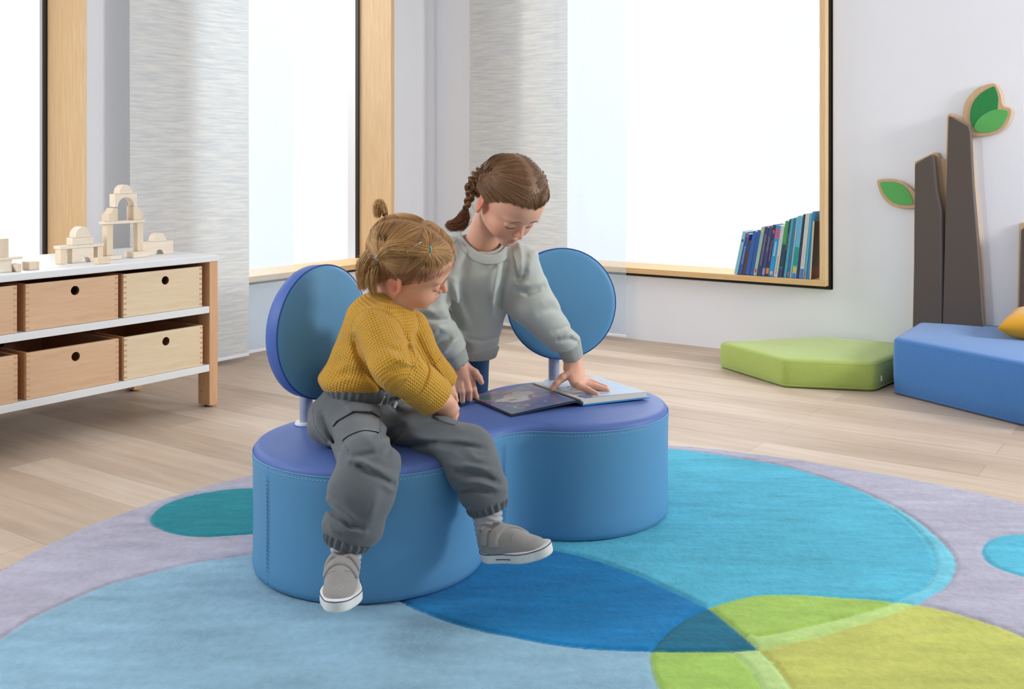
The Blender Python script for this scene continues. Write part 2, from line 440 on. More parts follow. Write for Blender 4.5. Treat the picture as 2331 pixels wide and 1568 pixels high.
# ------------------------------------------------------------------ the rug: tufted pile with carved outlines
def gpoly(P, n=8, z=.006): return catmull([GP(x, y, z)[:2] for x, y in P], n)
rug_edge = gpoly([(0,1297),(100,1243),(200,1197),(300,1160),(400,1126),(500,1098),(600,1075),(740,1050),(900,1030),(1100,1014),(1300,1008),(1525,1013),
    (1600,1018),(1700,1030),(1800,1044),(1950,1068),(2100,1095),(2331,1145),(2700,1235),(3000,1420),(2900,1700),(2300,1900),(1500,1980),(600,1950),(-300,1800),(-600,1600),(-350,1440),(-150,1365)])
circ_a = gpoly([(0,1455),(70,1410),(130,1380),(250,1330),(350,1303),(450,1280),(570,1262),(700,1242),(900,1228),(1100,1232),(1260,1252),(1350,1272),(1440,1304),(1540,1348),
    (1615,1385),(1660,1420),(1725,1476),(1765,1515),(1802,1568),(1815,1640),(1740,1730),(1450,1830),(1000,1860),(450,1800),(0,1700),(-120,1600),(-80,1520)])
circ_b = gpoly([(1525,1022),(1600,1030),(1700,1045),(1780,1060),(1850,1080),(1930,1105),(2030,1150),(2100,1195),(2150,1240),(2175,1280),(2160,1325),(2120,1355),(2080,1378),
    (1990,1410),(1900,1437),(1800,1463),(1725,1477),(1600,1484),(1490,1482),(1300,1472),(1100,1436),(1000,1408),(935,1380),(870,1335),(830,1275),(850,1200),(930,1130),(1050,1080),(1200,1045),(1350,1026)])
circ_c = gpoly([(1485,1480),(1510,1450),(1550,1415),(1615,1382),(1700,1358),(1780,1352),(1900,1357),(2000,1366),(2100,1379),(2200,1402),(2331,1450),(2500,1545),(2560,1660),
    (2450,1780),(2150,1860),(1800,1850),(1600,1740),(1525,1620),(1490,1540),(1481,1505)])
band_b = gpoly([(1850,1078),(1950,1112),(2030,1160),(2085,1205),(2118,1245),(2128,1285),(2108,1330),(2042,1367),(1960,1395),(1850,1422),(1705,1449),(1600,1440),(1500,1350),(1500,1200),(1650,1100)])
band_a = gpoly([(1630,1440),(1660,1478),(1700,1512),(1722,1545),(1737,1575),(1750,1640),(1690,1700),(1300,1750),(900,1600),(1100,1500),(1400,1440)])
teal = gpoly([(340,1183),(368,1152),(430,1128),(500,1115),(570,1111),(640,1117),(690,1140),(700,1165),(650,1200),(570,1215),(480,1221),(420,1217),(365,1203)])
aqua = gpoly([(2235,1254),(2252,1230),(2290,1218),(2340,1216),(2420,1225),(2470,1262),(2440,1310),(2380,1328),(2331,1312),(2290,1300),(2250,1280)])
step = .005
lo = rug_edge.min(0); hi = rug_edge.max(0)
# local frame turned with the view keeps the grid small
def rug_grid():
    dep0, dep1 = 1.44, 3.75; lat0, lat1 = -2.45, 2.4
    la = np.arange(lat0, lat1, step); de = np.arange(dep0, dep1, step)
    LA, DE = np.meshgrid(la, de)
    X = RT[0]*LA+FW[0]*DE; Y = RT[1]*LA+FW[1]*DE
    return X, Y
RX, RY = rug_grid(); gs = RX.shape
rx, ry = RX.ravel(), RY.ravel()
def inset(poly, d):
    c = poly.mean(0); return poly
on = inside(rx, ry, rug_edge)
L3 = lambda c: np.array(lin(c)[:3])
dist = {}
def soft(name, poly, w=.0035):                            # membership with a soft pile-wide edge
    d = dist.setdefault(name, poly_dist(rx, ry, poly)); return np.clip(.5+.5*np.where(inside(rx, ry, poly), d, -d)/w, 0, 1)[:, None]
wa, wb_, wc = soft('a', circ_a), soft('b', circ_b), soft('c', circ_c)
A, B_, C_ = wa[:, 0] > .5, wb_[:, 0] > .5, wc[:, 0] > .5
dep_ = rx*FW[0]+ry*FW[1]; lat_ = rx*RT[0]+ry*RT[1]; BZ = (lat_ > .945) | ((dep_ < 2.75) & (lat_ > .43))
kb = (1-soft('bb', band_b))*BZ[:, None]; ka = 1-soft('ba', band_a)
mixc = lambda c1, c2, w: L3(c1)*(1-w)+L3(c2)*w
cols = (L3((174, 172, 188))*(1-wa)*(1-wb_)*(1-wc)+L3((138, 176, 196))*wa*(1-wb_)*(1-wc)+mixc((84, 177, 202), (112, 194, 214), kb)*(1-wa)*wb_*(1-wc)
        +L3((20, 120, 176))*wa*wb_*(1-wc)+L3((28, 106, 132))*wa*wb_*wc+mixc((160, 192, 94), (184, 212, 130), kb)*(1-wa)*wb_*wc
        +mixc((160, 194, 94), (184, 212, 136), ka)*wa*(1-wb_)*wc+L3((190, 193, 100))*(1-wa)*(1-wb_)*wc)
wt, wq = soft('t', teal), soft('q', aqua)
cols = cols*(1-wt)+L3((34, 134, 146))*wt; cols = cols*(1-wq)+L3((84, 178, 204))*wq
g = np.full(rx.shape, 1e9)
near = lambda poly, mask: np.where(mask, poly_dist(rx, ry, poly), 1e9)
for k_ in 'abctq': g = np.minimum(g, dist[k_])
gb = np.where(B_ & ~A & BZ, poly_dist(rx, ry, band_b[:10*8], False), 1e9)
ga = np.where(A & C_ & ~B_, poly_dist(rx, ry, band_a[:5*8], False), 1e9)
g = np.minimum(g, np.minimum(gb, ga))
ed = poly_dist(rx, ry, rug_edge)
z = .0085-.0055*np.exp(-(g/.0065)**2)-.004*np.exp(-(ed/.008)**2)
rs = np.random.RandomState(3)
z += rs.normal(0, .00045, z.shape)
Zg = z.reshape(gs)
def roll_noise(sx, sy, seed):
    r = np.random.RandomState(seed).normal(0, 1, gs); k = 1
    for _ in range(2):
        r = sum(np.roll(r, i, 1) for i in range(-sx, sx+1))/(2*sx+1); r = sum(np.roll(r, i, 0) for i in range(-sy, sy+1))/(2*sy+1)
    return r/r.std()
Zg = Zg+roll_noise(5, 1, 5)*.0004+roll_noise(14, 8, 6)*.0005
shade = 1+.045*roll_noise(9, 2, 8)+.03*roll_noise(24, 12, 9)
cols *= np.clip(shade.ravel(), .8, 1.2)[:, None]
idx = np.arange(rx.size).reshape(gs)
quads = np.stack([idx[:-1,:-1], idx[:-1,1:], idx[1:,1:], idx[1:,:-1]], -1).reshape(-1, 4)
keep = on[quads].all(1)
quads = quads[keep]
used = np.unique(quads); remap = np.full(rx.size, -1); remap[used] = np.arange(used.size)
RV = np.stack([rx, ry, Zg.ravel()], 1)[used]
M['rug'] = attr_mat('tufted_pile', rough=.95, bump=.55, bscale=260, sheen=.06, spec=.15, var=.10, nscale=55)
rug = make('rug', RV, remap[quads], M['rug'], cols=cols[used], origin=(rug_edge[:,0].mean(), rug_edge[:,1].mean(), 0))
tag(rug, 'large tufted rug of overlapping blue, turquoise, lime and lavender circles on the floor', 'rug')
mb = MB(); E = rug_edge
n = len(E); cE = E.mean(0)
mb.add([(p[0], p[1], .0005) for p in E]+[(p[0], p[1], .003) for p in E], [(i, (i+1) % n, n+(i+1) % n, n+i) for i in range(n)]+[tuple(range(n-1,-1,-1))])
M['rug_back'] = mat('rug_backing', (176, 172, 188), .95, .05, 60)
build(mb, 'backing', M['rug_back'], rug, smooth=False)
# ------------------------------------------------------------------ the figure-eight bench with two disc backrests
RUGZ = .0075
def leather(name, col, var=.02, rough=.5):
    return mat(name, col, rough, var, 6, bump=.08, bscale=900, spec=.25)
M['vinyl_side'] = leather('light_blue_vinyl', (92, 148, 189))
M['vinyl_top'] = leather('periwinkle_vinyl', (88, 114, 178))
M['vinyl_rim'] = leather('royal_blue_vinyl', (80, 110, 182))
M['thread'] = mat('pale_blue_thread', (138, 184, 216), .8, .02)
M['vinyl_seam'] = leather('seam_vinyl', (112, 164, 204))
M['pole'] = mat('grey_lavender_enamel', (164, 172, 192), .35, .01, metal=.0)
BL, BR, BRAD, BH = np.array((-.354, 2.600)), np.array((.160, 2.985)), .285, .310
bm_mid = (BL+BR)/2; bax = (BR-BL)/np.linalg.norm(BR-BL); bper = np.array((-bax[1], bax[0])); bh = np.linalg.norm(BR-BL)/2
fr_ = .135; wh = .136
def bench_outline(n=160):
    ct = np.array((0, wh+fr_)); con = np.array((bh, 0))+(ct-np.array((bh, 0)))*BRAD/(BRAD+fr_)
    a0 = math.atan2(con[1], con[0]-bh)
    pts = [np.array((bh+BRAD*math.cos(a), BRAD*math.sin(a))) for a in np.linspace(-a0, a0, n//2)]
    b0 = math.atan2(con[1]-ct[1], con[0]); b1 = math.atan2(con[1]-ct[1], -con[0]); 
    if b1 > b0: b1 -= 2*math.pi
    pts += [ct+fr_*np.array((math.cos(a), math.sin(a))) for a in np.linspace(b0, b1, n//8)[1:-1]]
    half = pts
    other = [-p for p in half]
    return np.array(half+other)
BO = bench_outline()
def b2w(p, z): q = bm_mid+p[0]*bax+p[1]*bper; return C(q[0], q[1], z)
bc = C(bm_mid[0], bm_mid[1], RUGZ)
bench = empty('bench', bc, 'light blue figure-eight upholstered bench with two round backrests on the rug', 'bench')
n = len(BO)
def offset(poly, d):
    t = np.roll(poly, -1, 0)-np.roll(poly, 1, 0); t /= np.linalg.norm(t, axis=1)[:, None]
    nn = np.stack([t[:, 1], -t[:, 0]], 1); return poly+nn*d
def loft(levels, cap_top=None):
    V = []; Fc = []
    for P, zz in levels: V += [b2w(p, zz) for p in P]
    for j in range(len(levels)-1):
        for i in range(n): Fc.append((j*n+i, j*n+(i+1) % n, (j+1)*n+(i+1) % n, (j+1)*n+i))
    if cap_top is not None:
        V.append(b2w(np.zeros(2), cap_top)); k = len(V)-1; b = (len(levels)-1)*n
        Fc += [(b+i, b+(i+1) % n, k) for i in range(n)]
    return V, Fc
lv = [(offset(BO, -.012), RUGZ), (offset(BO, -.003), RUGZ+.006), (offset(BO, .001), RUGZ+.02), (BO, RUGZ+.05), (offset(BO, -.001), .15), (BO, BH-.05), (offset(BO, .001), BH-.03), (offset(BO, -.0005), BH-.016)]
V, Fc = loft(lv); Fc.append(tuple(range(n-1, -1, -1)))
make('side_cover', V, Fc, M['vinyl_side'], bench)
lv = [(offset(BO, -.0015), BH-.017), (offset(BO, -.003), BH-.010), (offset(BO, -.008), BH-.004), (offset(BO, -.018), BH)]
inner = offset(BO, -.018)
for s in (.92, .8, .62, .4, .2): lv.append((inner*s, BH+.006*(1-s**3)))
V, Fc = loft(lv, BH+.006)
make('seat_cover', V, Fc, M['vinyl_top'], bench)
mb = MB(); mb.tube([b2w(p, BH-.0165) for p in offset(BO, .0003)], .0014, 6, closed=True)
build(mb, 'seam_piping', M['vinyl_seam'], bench, smooth=True)
mb = MB(); P = offset(BO, .0012); L = np.r_[0, np.cumsum(np.linalg.norm(np.roll(P, -1, 0)-P, axis=1))]
Pc = np.vstack([P, P[:1]])
def along(s): return np.array([np.interp(s, L, Pc[:, 0]), np.interp(s, L, Pc[:, 1])])
s = 0.0
while s < L[-1]:
    a, b = along(s), along(min(s+.0055, L[-1]-1e-4)); mb.tube([b2w(a, BH-.0255), b2w(b, BH-.0255)], .0009, 4); s += .0095
build(mb, 'stitching', M['thread'], bench)
# upright seams where the side panels meet
def nearest(pw):
    q = np.array([b2w(p, 0)[:2] for p in BO]); return int(np.argmin(((q-pw[:2])**2).sum(1)))
M['seam'] = leather('side_seam', (84, 138, 180))
for (px, py) in ((586, 1050), (1151, 978)):
    i = nearest(GP(px, py, BH)); t = BO[(i+1) % n]-BO[i-1]; t /= np.linalg.norm(t)
    nn_ = np.array((t[1], -t[0]))
    mb = MB()
    mb.tube([b2w(BO[i]+nn_*.0002, RUGZ+.012), b2w(BO[i]+nn_*.0002, BH-.02)], .0006, 5)
    build(mb, 'side_seam', M['seam'], bench)
    mb = MB()
    for off in (-.0055, .0055):
        zz = RUGZ+.02
        while zz < BH-.028:
            p = BO[i]+t*off+nn_*.0005; mb.tube([b2w(p, zz), b2w(p, zz+.0055)], .0009, 4); zz += .0095
    build(mb, 'seam_stitching', M['thread'], bench)
def backrest(pl, pd, cl, cd, cz, nrm, rad, th, seam_ang):
    """pole (lat, depth), disc centre (lat, depth, z), facing nrm (lat, depth, z)"""
    nr = np.array(nrm, float); nr /= np.linalg.norm(nr); N = RT*nr[0]+FW*nr[1]+UP*nr[2]
    base = C(pl, pd, BH+.004)
    root = make('backrest', *disc(C(cl, cd, cz), N, rad, th), [M['vinyl_rim'], M['vinyl_side']], bench, mi=disc.mi, angle=.9)
    mb = MB(); bz = BH+.003
    mb.lathe([(.017, 0), (.017, cz-bz-rad*.93)], C(pl, pd, bz), seg=24); build(mb, 'pole', M['pole'], root, smooth=True, angle=.6)
    mb = MB(); mb.lathe([(.0172, .0), (.029, 0), (.029, .004), (.027, .007), (.0172, .007)], C(pl, pd, bz), seg=32)
    build(mb, 'pole_collar', M['white_metal'], root, smooth=True, angle=.6)
    # piping round the front edge and a short upright seam in the rim
    u = np.cross(N, UP); u /= np.linalg.norm(u); w = np.cross(u, N); c0 = C(cl, cd, cz)
    mb = MB(); mb.tube([c0+N*(th/2-.002)+(rad+.0004)*(math.cos(a)*u+math.sin(a)*w) for a in np.linspace(0, 2*math.pi, 96, endpoint=False)], .0016, 6, closed=True)
    build(mb, 'edge_piping', M['vinyl_rim2'], root, smooth=True)
    mb = MB(); R_ = lambda a, h: c0+N*h+(rad+.0006)*(math.cos(a)*u+math.sin(a)*w)
    mb.tube([R_(seam_ang, -th/2+.004), R_(seam_ang, th/2-.004)], .0011, 5)
    build(mb, 'rim_seam', M['vinyl_rim2'], root)
    mb = MB(); mb.tube([R_(a, -th/2+.006) for a in np.linspace(seam_ang+.03, seam_ang+.45, 20)], .0022, 5)
    build(mb, 'zip', M['zip'], root)
    return root
def disc(c, N, rad, th, seg=96):
    u = np.cross(N, UP); u /= np.linalg.norm(u); w = np.cross(u, N)
    prof = [(.0, -th/2-.006), (rad*.5, -th/2-.005), (rad*.9, -th/2-.001), (rad-.006, -th/2+.002), (rad-.001, -th/2+.008), (rad, 0), (rad-.0005, th/2-.006), (rad-.001, th/2-.002),
            (rad-.003, th/2+.001), (rad-.010, th/2+.004), (rad*.9, th/2+.006), (rad*.5, th/2+.010), (0, th/2+.011)]
    V, Fc, mi = [], [], []
    for r, h in prof:
        for k in range(seg):
            a = 2*math.pi*k/seg; V.append(c+N*h+max(r, 1e-4)*(math.cos(a)*u+math.sin(a)*w))
    for i in range(len(prof)-1):
        for k in range(seg):
            Fc.append((i*seg+k, i*seg+(k+1) % seg, (i+1)*seg+(k+1) % seg, (i+1)*seg+k)); mi.append(1 if i >= 7 else 0)
    disc.mi = mi
    return V, Fc
M['vinyl_rim2'] = leather('dark_blue_piping', (52, 80, 160))
M['zip'] = mat('grey_zip', (150, 150, 150), .5, .1)
backrest(-.537, 2.716, -.503, 2.70, .558, (.85, -.53, .02), .171, .048, math.pi*.97)
backrest(.130, 3.225, .150, 3.215, .560, (.16, -.98, .03), .169, .048, -2.6)
# ------------------------------------------------------------------ sideboard with plywood drawers
M['board'] = mat('white_laminate', (232, 235, 236), .45, .01)
M['beech'] = wood('beech_leg', (206, 158, 116), (224, 180, 138), 2, 5)
M['ply'] = wood('beech_drawer_pale', (222, 200, 164), (236, 216, 184), 1, 5, fine=10)
M['ply2'] = wood('beech_drawer_rosy', (212, 172, 134), (228, 192, 156), 1, 5, fine=10)
M['ply_side'] = wood('beech_drawer_side', (196, 140, 100), (208, 156, 116), 0, 5)
M['endgrain'] = mat('end_grain', (204, 164, 122), .7, .08, 80)
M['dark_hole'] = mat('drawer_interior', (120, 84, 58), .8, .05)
M['felt'] = mat('black_glide', (40, 38, 38), .8)
SX, SYR = -3.406, 2.795                    # front plane and right end
SD = .60                                   # depth of the unit
zt1, zt0, zs1, zs0, zb1, zb0 = .616, .590, .411, .384, .176, .148
ye = SYR-2.62
sb = empty('sideboard', (SX-SD/2, (SYR+ye)/2, 0), 'white low sideboard on beech legs filled with wooden drawers', 'sideboard')
mb = MB(); mb.box((SX-SD, ye, zt0), (SX+.006, SYR+.002, zt1)); build(mb, 'top_board', M['board'], sb, bevel=.004)
lw, ld = .042, .073
for z0, z1 in ((zs0, zs1), (zb0, zb1)):
    mb = MB(); mb.box((SX-SD+.02, ye+lw, z0), (SX, SYR-lw, z1)); build(mb, 'shelf', M['board'], sb, bevel=.002)
mb = MB(); mb.box((SX-SD+.02, ye+lw, zs1), (SX-SD+.032, SYR-lw-.001, zt0)); mb.box((SX-SD+.02, ye+lw, zb1), (SX-SD+.032, SYR-lw-.001, zs0))
build(mb, 'back_panel', M['board'], sb)
mb = MB(); mb.box((SX-SD+ld, SYR-lw+.012, zb0+.002), (SX-ld, SYR-.012, zt0-.001)); build(mb, 'end_panel', M['beech'], sb)
mb = MB(); mb.box((SX-SD+ld, ye+.012, zb0+.002), (SX-ld, ye+lw-.012, zt0-.001)); build(mb, 'end_panel', M['beech'], sb)
for xa in (SX-ld+.001, SX-SD+.03):
    for ya in (SYR-lw, ye):
        mb = MB(); mb.box((xa, ya, .008), (xa+ld, ya+lw, zt0)); leg = build(mb, 'leg', M['beech'], sb, bevel=.003)
        mb = MB(); mb.lathe([(.014, .0), (.014, .008)], (xa+ld/2, ya+lw/2, 0), seg=16); build(mb, 'glide', M['felt'], leg)
        if xa > SX-.2:
            mb = MB(); mb.lathe([(.0022, 0), (.0022, .0006)], (xa+.022, ya, .062), ax=(0, -1, 0), seg=10); build(mb, 'peg_hole', M['felt'], leg)
def front_with_hole(yc0, yc1, z0, z1, x0, x1, hy, hz, hr, mb, seg=28):
    """flat board with a round finger hole, x0 back, x1 front"""
    ring = [(hy+hr*math.cos(2*math.pi*k/seg), hz+hr*math.sin(2*math.pi*k/seg)) for k in range(seg)]
    def out(k):
        a = 2*math.pi*k/seg; c, s_ = math.cos(a), math.sin(a)
        tY = ((yc1-hy) if c > 0 else (yc0-hy))/c if abs(c) > 1e-9 else 1e9
        tZ = ((z1-hz) if s_ > 0 else (z0-hz))/s_ if abs(s_) > 1e-9 else 1e9
        t = min(tY, tZ); return (hy+t*c, hz+t*s_)
    angs = set(range(seg)); O = [out(k) for k in range(seg)]
    for xx, flip in ((x1, False), (x0, True)):
        V = [(xx, *p) for p in ring]+[(xx, *p) for p in O]; k0 = mb.n()
        fs = []
        for k in range(seg):
            j = (k+1) % seg; f = (k, seg+k, seg+j, j); 
            # a corner of the board between two outer points
            (ya_, za_), (yb_, zb_) = O[k], O[j]
            if abs(ya_-yb_) > 1e-6 and abs(za_-zb_) > 1e-6:
                cy = yc1 if max(abs(ya_-yc1), 0) < 1e-6 or abs(yb_-yc1) < 1e-6 else yc0
                cz = z1 if abs(za_-z1) < 1e-6 or abs(zb_-z1) < 1e-6 else z0
                V.append((xx, cy, cz)); f = (k, seg+k, len(V)-1, seg+j, j)
            fs.append(f if not flip else f[::-1])
        mb.add(V, fs)
    mb.add([(x0, *p) for p in ring]+[(x1, *p) for p in ring], [(k, (k+1) % seg, seg+(k+1) % seg, seg+k) for k in range(seg)], 2)
    q = [(yc0, z0), (yc1, z0), (yc1, z1), (yc0, z1)]
    mb.add([(x0, *p) for p in q]+[(x1, *p) for p in q], [(k, (k+1) % 4, 4+(k+1) % 4, 4+k) for k in range(4)])
# drawer columns: y ranges of the fronts from the photograph's edges
yr0, yr1 = on_x(285, SX), on_x(463.5, SX)
ym0, ym1 = on_x(62, SX), on_x(272.5, SX)
wd = ym1-ym0
cols_ = [(yr1-wd, yr1, 'pale'), (ym0, ym1, 'rosy'), (ym0-.031-wd, ym0-.031, 'rosy'), (ym0-.062-2*wd, ym0-.062-wd, 'pale')]
words = ['right-hand end', 'middle of the visible', 'cut off by the left edge, next']
def drawer(y0, y1, z0, z1, tone, x1, label, grp):
    th = .013; dep = .50
    root = empty('drawer', ((x1+x1-dep)/2, (y0+y1)/2, z0), label, 'drawer', grp)
    mb = MB(); hr = .0165
    front_with_hole(y0, y1, z0, z1, x1-th, x1, y0+(y1-y0)*.515, z1-.040, hr, mb)
    fr = build(mb, 'front', [M['ply'] if tone == 'pale' else M['ply2'], M['ply_side'], M['dark_hole']], root)
    k = 8; h = (z1-z0)/k                                  # finger joints: end grain of the sides shows in the front
    for ya, yb in ((y0+.0004, y0+th), (y1-th, y1-.0004)):
        mb = MB()
        for i in range(k):
            zc = z0+h*(i+.35); mb.box((x1-.004, ya, zc), (x1+.0004, yb, zc+h*.36))
        build(mb, 'finger_joints', M['endgrain'], fr)
    for ya in (y0, y1-th):
        mb = MB(); mb.box((x1-dep, ya, z0), (x1-th, ya+th, z1)); build(mb, 'side', M['ply_side'], root)
    mb = MB(); front_with_hole(y0+th, y1-th, z0, z1, x1-dep, x1-dep+th, (y0+y1)/2, z1-.040, hr, mb)
    build(mb, 'back', [M['ply_side'], M['ply_side'], M['dark_hole']], root)
    mb = MB(); mb.box((x1-dep+th, y0+th, z0+.006), (x1-th, y1-th, z0+.011)); build(mb, 'bottom', M['ply_side'], root)
    return root
place = ['nearest the right leg', 'with rosy front in the middle', 'cut by the left picture edge', 'outermost at the far end']
for i, (y0, y1, tone) in enumerate(cols_):
    drawer(y0, y1, zs1+.001, .574, tone, SX-.010, 'closed upper wooden drawer %s of the sideboard' % place[i], 'wooden drawers of the sideboard')
    drawer(y0, y1, zb1+.001, .338, tone, SX-.006, 'lower wooden drawer %s, open gap above' % place[i], 'wooden drawers of the sideboard')

# ------------------------------------------------------------------ wooden building blocks on the sideboard
M['block'] = wood('raw_maple', (230, 214, 192), (242, 230, 212), 1, 7, .6, fine=9)
M['block2'] = wood('raw_beech', (222, 200, 172), (236, 218, 192), 2, 7, .6, fine=9)
bt = zt1
def yb(px, x): return on_x(px, x)
GRP = 'wooden building blocks on the sideboard'
def cuboid(x1, y0, y1, z0, z1, dx, label, m='block', name='building_block'):
    mb = MB(); mb.box((x1-dx, y0, z0), (x1, y1, z1)); o = build(mb, name, M[m], bevel=.0015); return tag(o, label, 'toy block', GRP)
def arch(x1, y0, y1, z0, z1, dx, yc, r, label):
    seg = 16; A_ = [(yc+r*math.cos(a), z0+r*math.sin(a)) for a in np.linspace(math.pi, 0, seg)]
    poly = [(y0, z0)]+A_+[(y1, z0), (y1, z1), (y0, z1)]
    mb = MB(); n_ = len(poly)
    # split the faces into quads round the opening so that the shape stays clean
    for xx in (x1, x1-dx):
        V = [(xx, *p) for p in A_]+[(xx, p[0], z1) for p in A_]; mb.add(V, [(k, k+1, seg+k+1, seg+k) for k in range(seg-1)])
        mb.add([(xx, y0, z0), (xx, yc-r, z0), (xx, yc-r, z1), (xx, y0, z1)], [(0, 1, 2, 3)]); mb.add([(xx, yc+r, z0), (xx, y1, z0), (xx, y1, z1), (xx, yc+r, z1)], [(0, 1, 2, 3)])
    mb.add([(x1, *p) for p in poly]+[(x1-dx, *p) for p in poly], [(k, (k+1) % n_, n_+(k+1) % n_, n_+k) for k in range(n_)])
    return tag(build(mb, 'arch_block', M['block'], weld=True), label, 'toy block', GRP)
def half_round(x1, y0, y1, z0, h, dx, label):
    yc = (y0+y1)/2; r = (y1-y0)/2
    poly = [(yc+r*math.cos(a), z0+h*math.sin(a)) for a in np.linspace(0, math.pi, 20)]
    mb = MB(); mb.prism(poly, lambda p: (x1-dx, *p), lambda p: (x1, *p)); return tag(build(mb, 'half_round_block', M['block'], bevel=.001), label, 'toy block', GRP)
def wedge(x1, y0, y1, z0, z1, dx, left_low, label):     # ramp with a hollow curve
    seg = 8; zl = z0+(z1-z0)*.55
    cv = [((y0+(y1-y0)*(.55*t)), zl+(z1-zl)*(t**1.8)) for t in np.linspace(0, 1, seg)]
    poly = [(y1, z0), (y1, z1)]+cv[::-1]+[(y0, z0)]
    if not left_low: poly = [(y0+y1-p[0], p[1]) for p in poly][::-1]
    mb = MB(); mb.prism(poly, lambda p: (x1-dx, *p), lambda p: (x1, *p)); return tag(build(mb, 'curved_block', M['block2']), label, 'toy block', GRP)
# x of the front faces of each little building
xa, xt, xr, xo = SX-.150, SX-.165, SX-.170, SX-.040
e_ = .0006
# small arcade with a dome, left
h1 = z_at(150, 567, x=xa)
cuboid(xa, yb(138, xa), yb(151.5, xa), bt+e_, h1, .036, 'left post of the small arcade, under the thin plank with the dome', 'block2')
cuboid(xa, yb(222, xa), yb(234, xa), bt+e_, h1, .036, 'right post of the small arcade beside the tower leg', 'block2')
arch(xa, yb(164.5, xa), yb(213, xa), bt+e_, h1, .036, yb(196, xa), .020, 'arched block between the two posts of the small arcade')
h2 = h1+.012
cuboid(xa+.003, yb(136, xa), yb(236, xa), h1+e_, h2, .044, 'thin plank bridging the small arcade below the dome', 'block')
h3 = h2+.027
cuboid(xa, yb(165, xa), yb(213, xa), h2+e_, h3, .040, 'oblong block on the arcade plank, under the left half-round', 'block')
half_round(xa, yb(172, xa), yb(206, xa), h3+e_, .040, .042, 'half-round dome on top of the small arcade at left')
# tower
yl0, yl1 = yb(243, xt), yb(257.5, xt); yr0_, yr1_ = yb(313, xt), yb(326.5, xt)
cuboid(xt+.012, yl0-.004, yl1+.030, bt+e_, bt+.016, .05, 'flat block under the left leg of the tall tower', 'block')
cuboid(xt+.016, yr0_-.030, yr1_+.012, bt+e_, bt+.024, .06, 'flat block under the right leg of the tall tower', 'block')
tz = bt+.137
cuboid(xt, yl0, yl1, bt+.0166, tz, .030, 'left upright leg of the tall block tower', 'block2')
cuboid(xt, yr0_, yr1_, bt+.0246, tz, .030, 'right upright leg of the tall block tower', 'block2')
cuboid(xt+.006, yb(238, xt), yb(328, xt), tz+e_, tz+.011, .044, 'thin plank across the two legs of the tall tower', 'block')
t1 = tz+.0116
wedge(xt, yb(247, xt), yb(268, xt), t1, t1+.050, .044, True, 'hollow-curved block left of the opening high on the tower')
wedge(xt, yb(304, xt), yb(326, xt), t1, t1+.054, .044, False, 'hollow-curved block right of the opening high on the tower')
t2 = t1+.0546
arch(xt, yb(262, xt), yb(312, xt), t2, t2+.050, .036, yb(287, xt), .0365, 'arch block near the top of the tower, carrying the half-round')
half_round(xt, yb(272, xt), yb(302, xt), t2+.0506, .035, .040, 'half-round block crowning the tall tower')
# low house at right
xh = SX-.215
arch(xh, yb(331, xh), yb(394, xh), bt+e_, bt+.052, .042, yb(363, xh), .019, 'long low arched block right of the tower')
half_round(xh, yb(352, xh), yb(379, xh), bt+.0526, .034, .042, 'half-round roof of the low house right of the tower')
# loose blocks at the front edge
cuboid(xo, yb(223, xo), yb(252, xo), bt+e_, bt+.024, .028, 'small loose block alone at the front edge before the tower', 'block2')
cuboid(xo-.02, yb(66, xo-.02), yb(90, xo-.02), bt+e_, bt+.028, .045, 'loose oblong block left of the arcade, lying flat', 'block2')
mb = MB(); p0, p1 = yb(30, xo), yb(50, xo)
mb.prism([(p0+.012, bt+e_), (p1-.001, bt+e_), (p1, bt+.027), (p0, bt+.027)], lambda p: (xo-.04, *p), lambda p: (xo, *p))
tag(build(mb, 'building_block', M['block2'], bevel=.001), 'small wedge-sided block beside the stacked cube at far left', 'toy block', GRP)
xc = SX-.05
cuboid(xc, yb(-30, xc), yb(28, xc), bt+e_, bt+.042, .10, 'lowest big block of the stack at the far left', 'block')
cuboid(xc+.004, yb(-32, xc), yb(50, xc), bt+.0426, bt+.052, .06, 'thin plank between two big blocks at the far left', 'block')
cuboid(xc-.01, yb(-10, xc), yb(20, xc-.01), bt+.0526, bt+.116, .055, 'cube on top of the stack at the far left edge', 'block2')
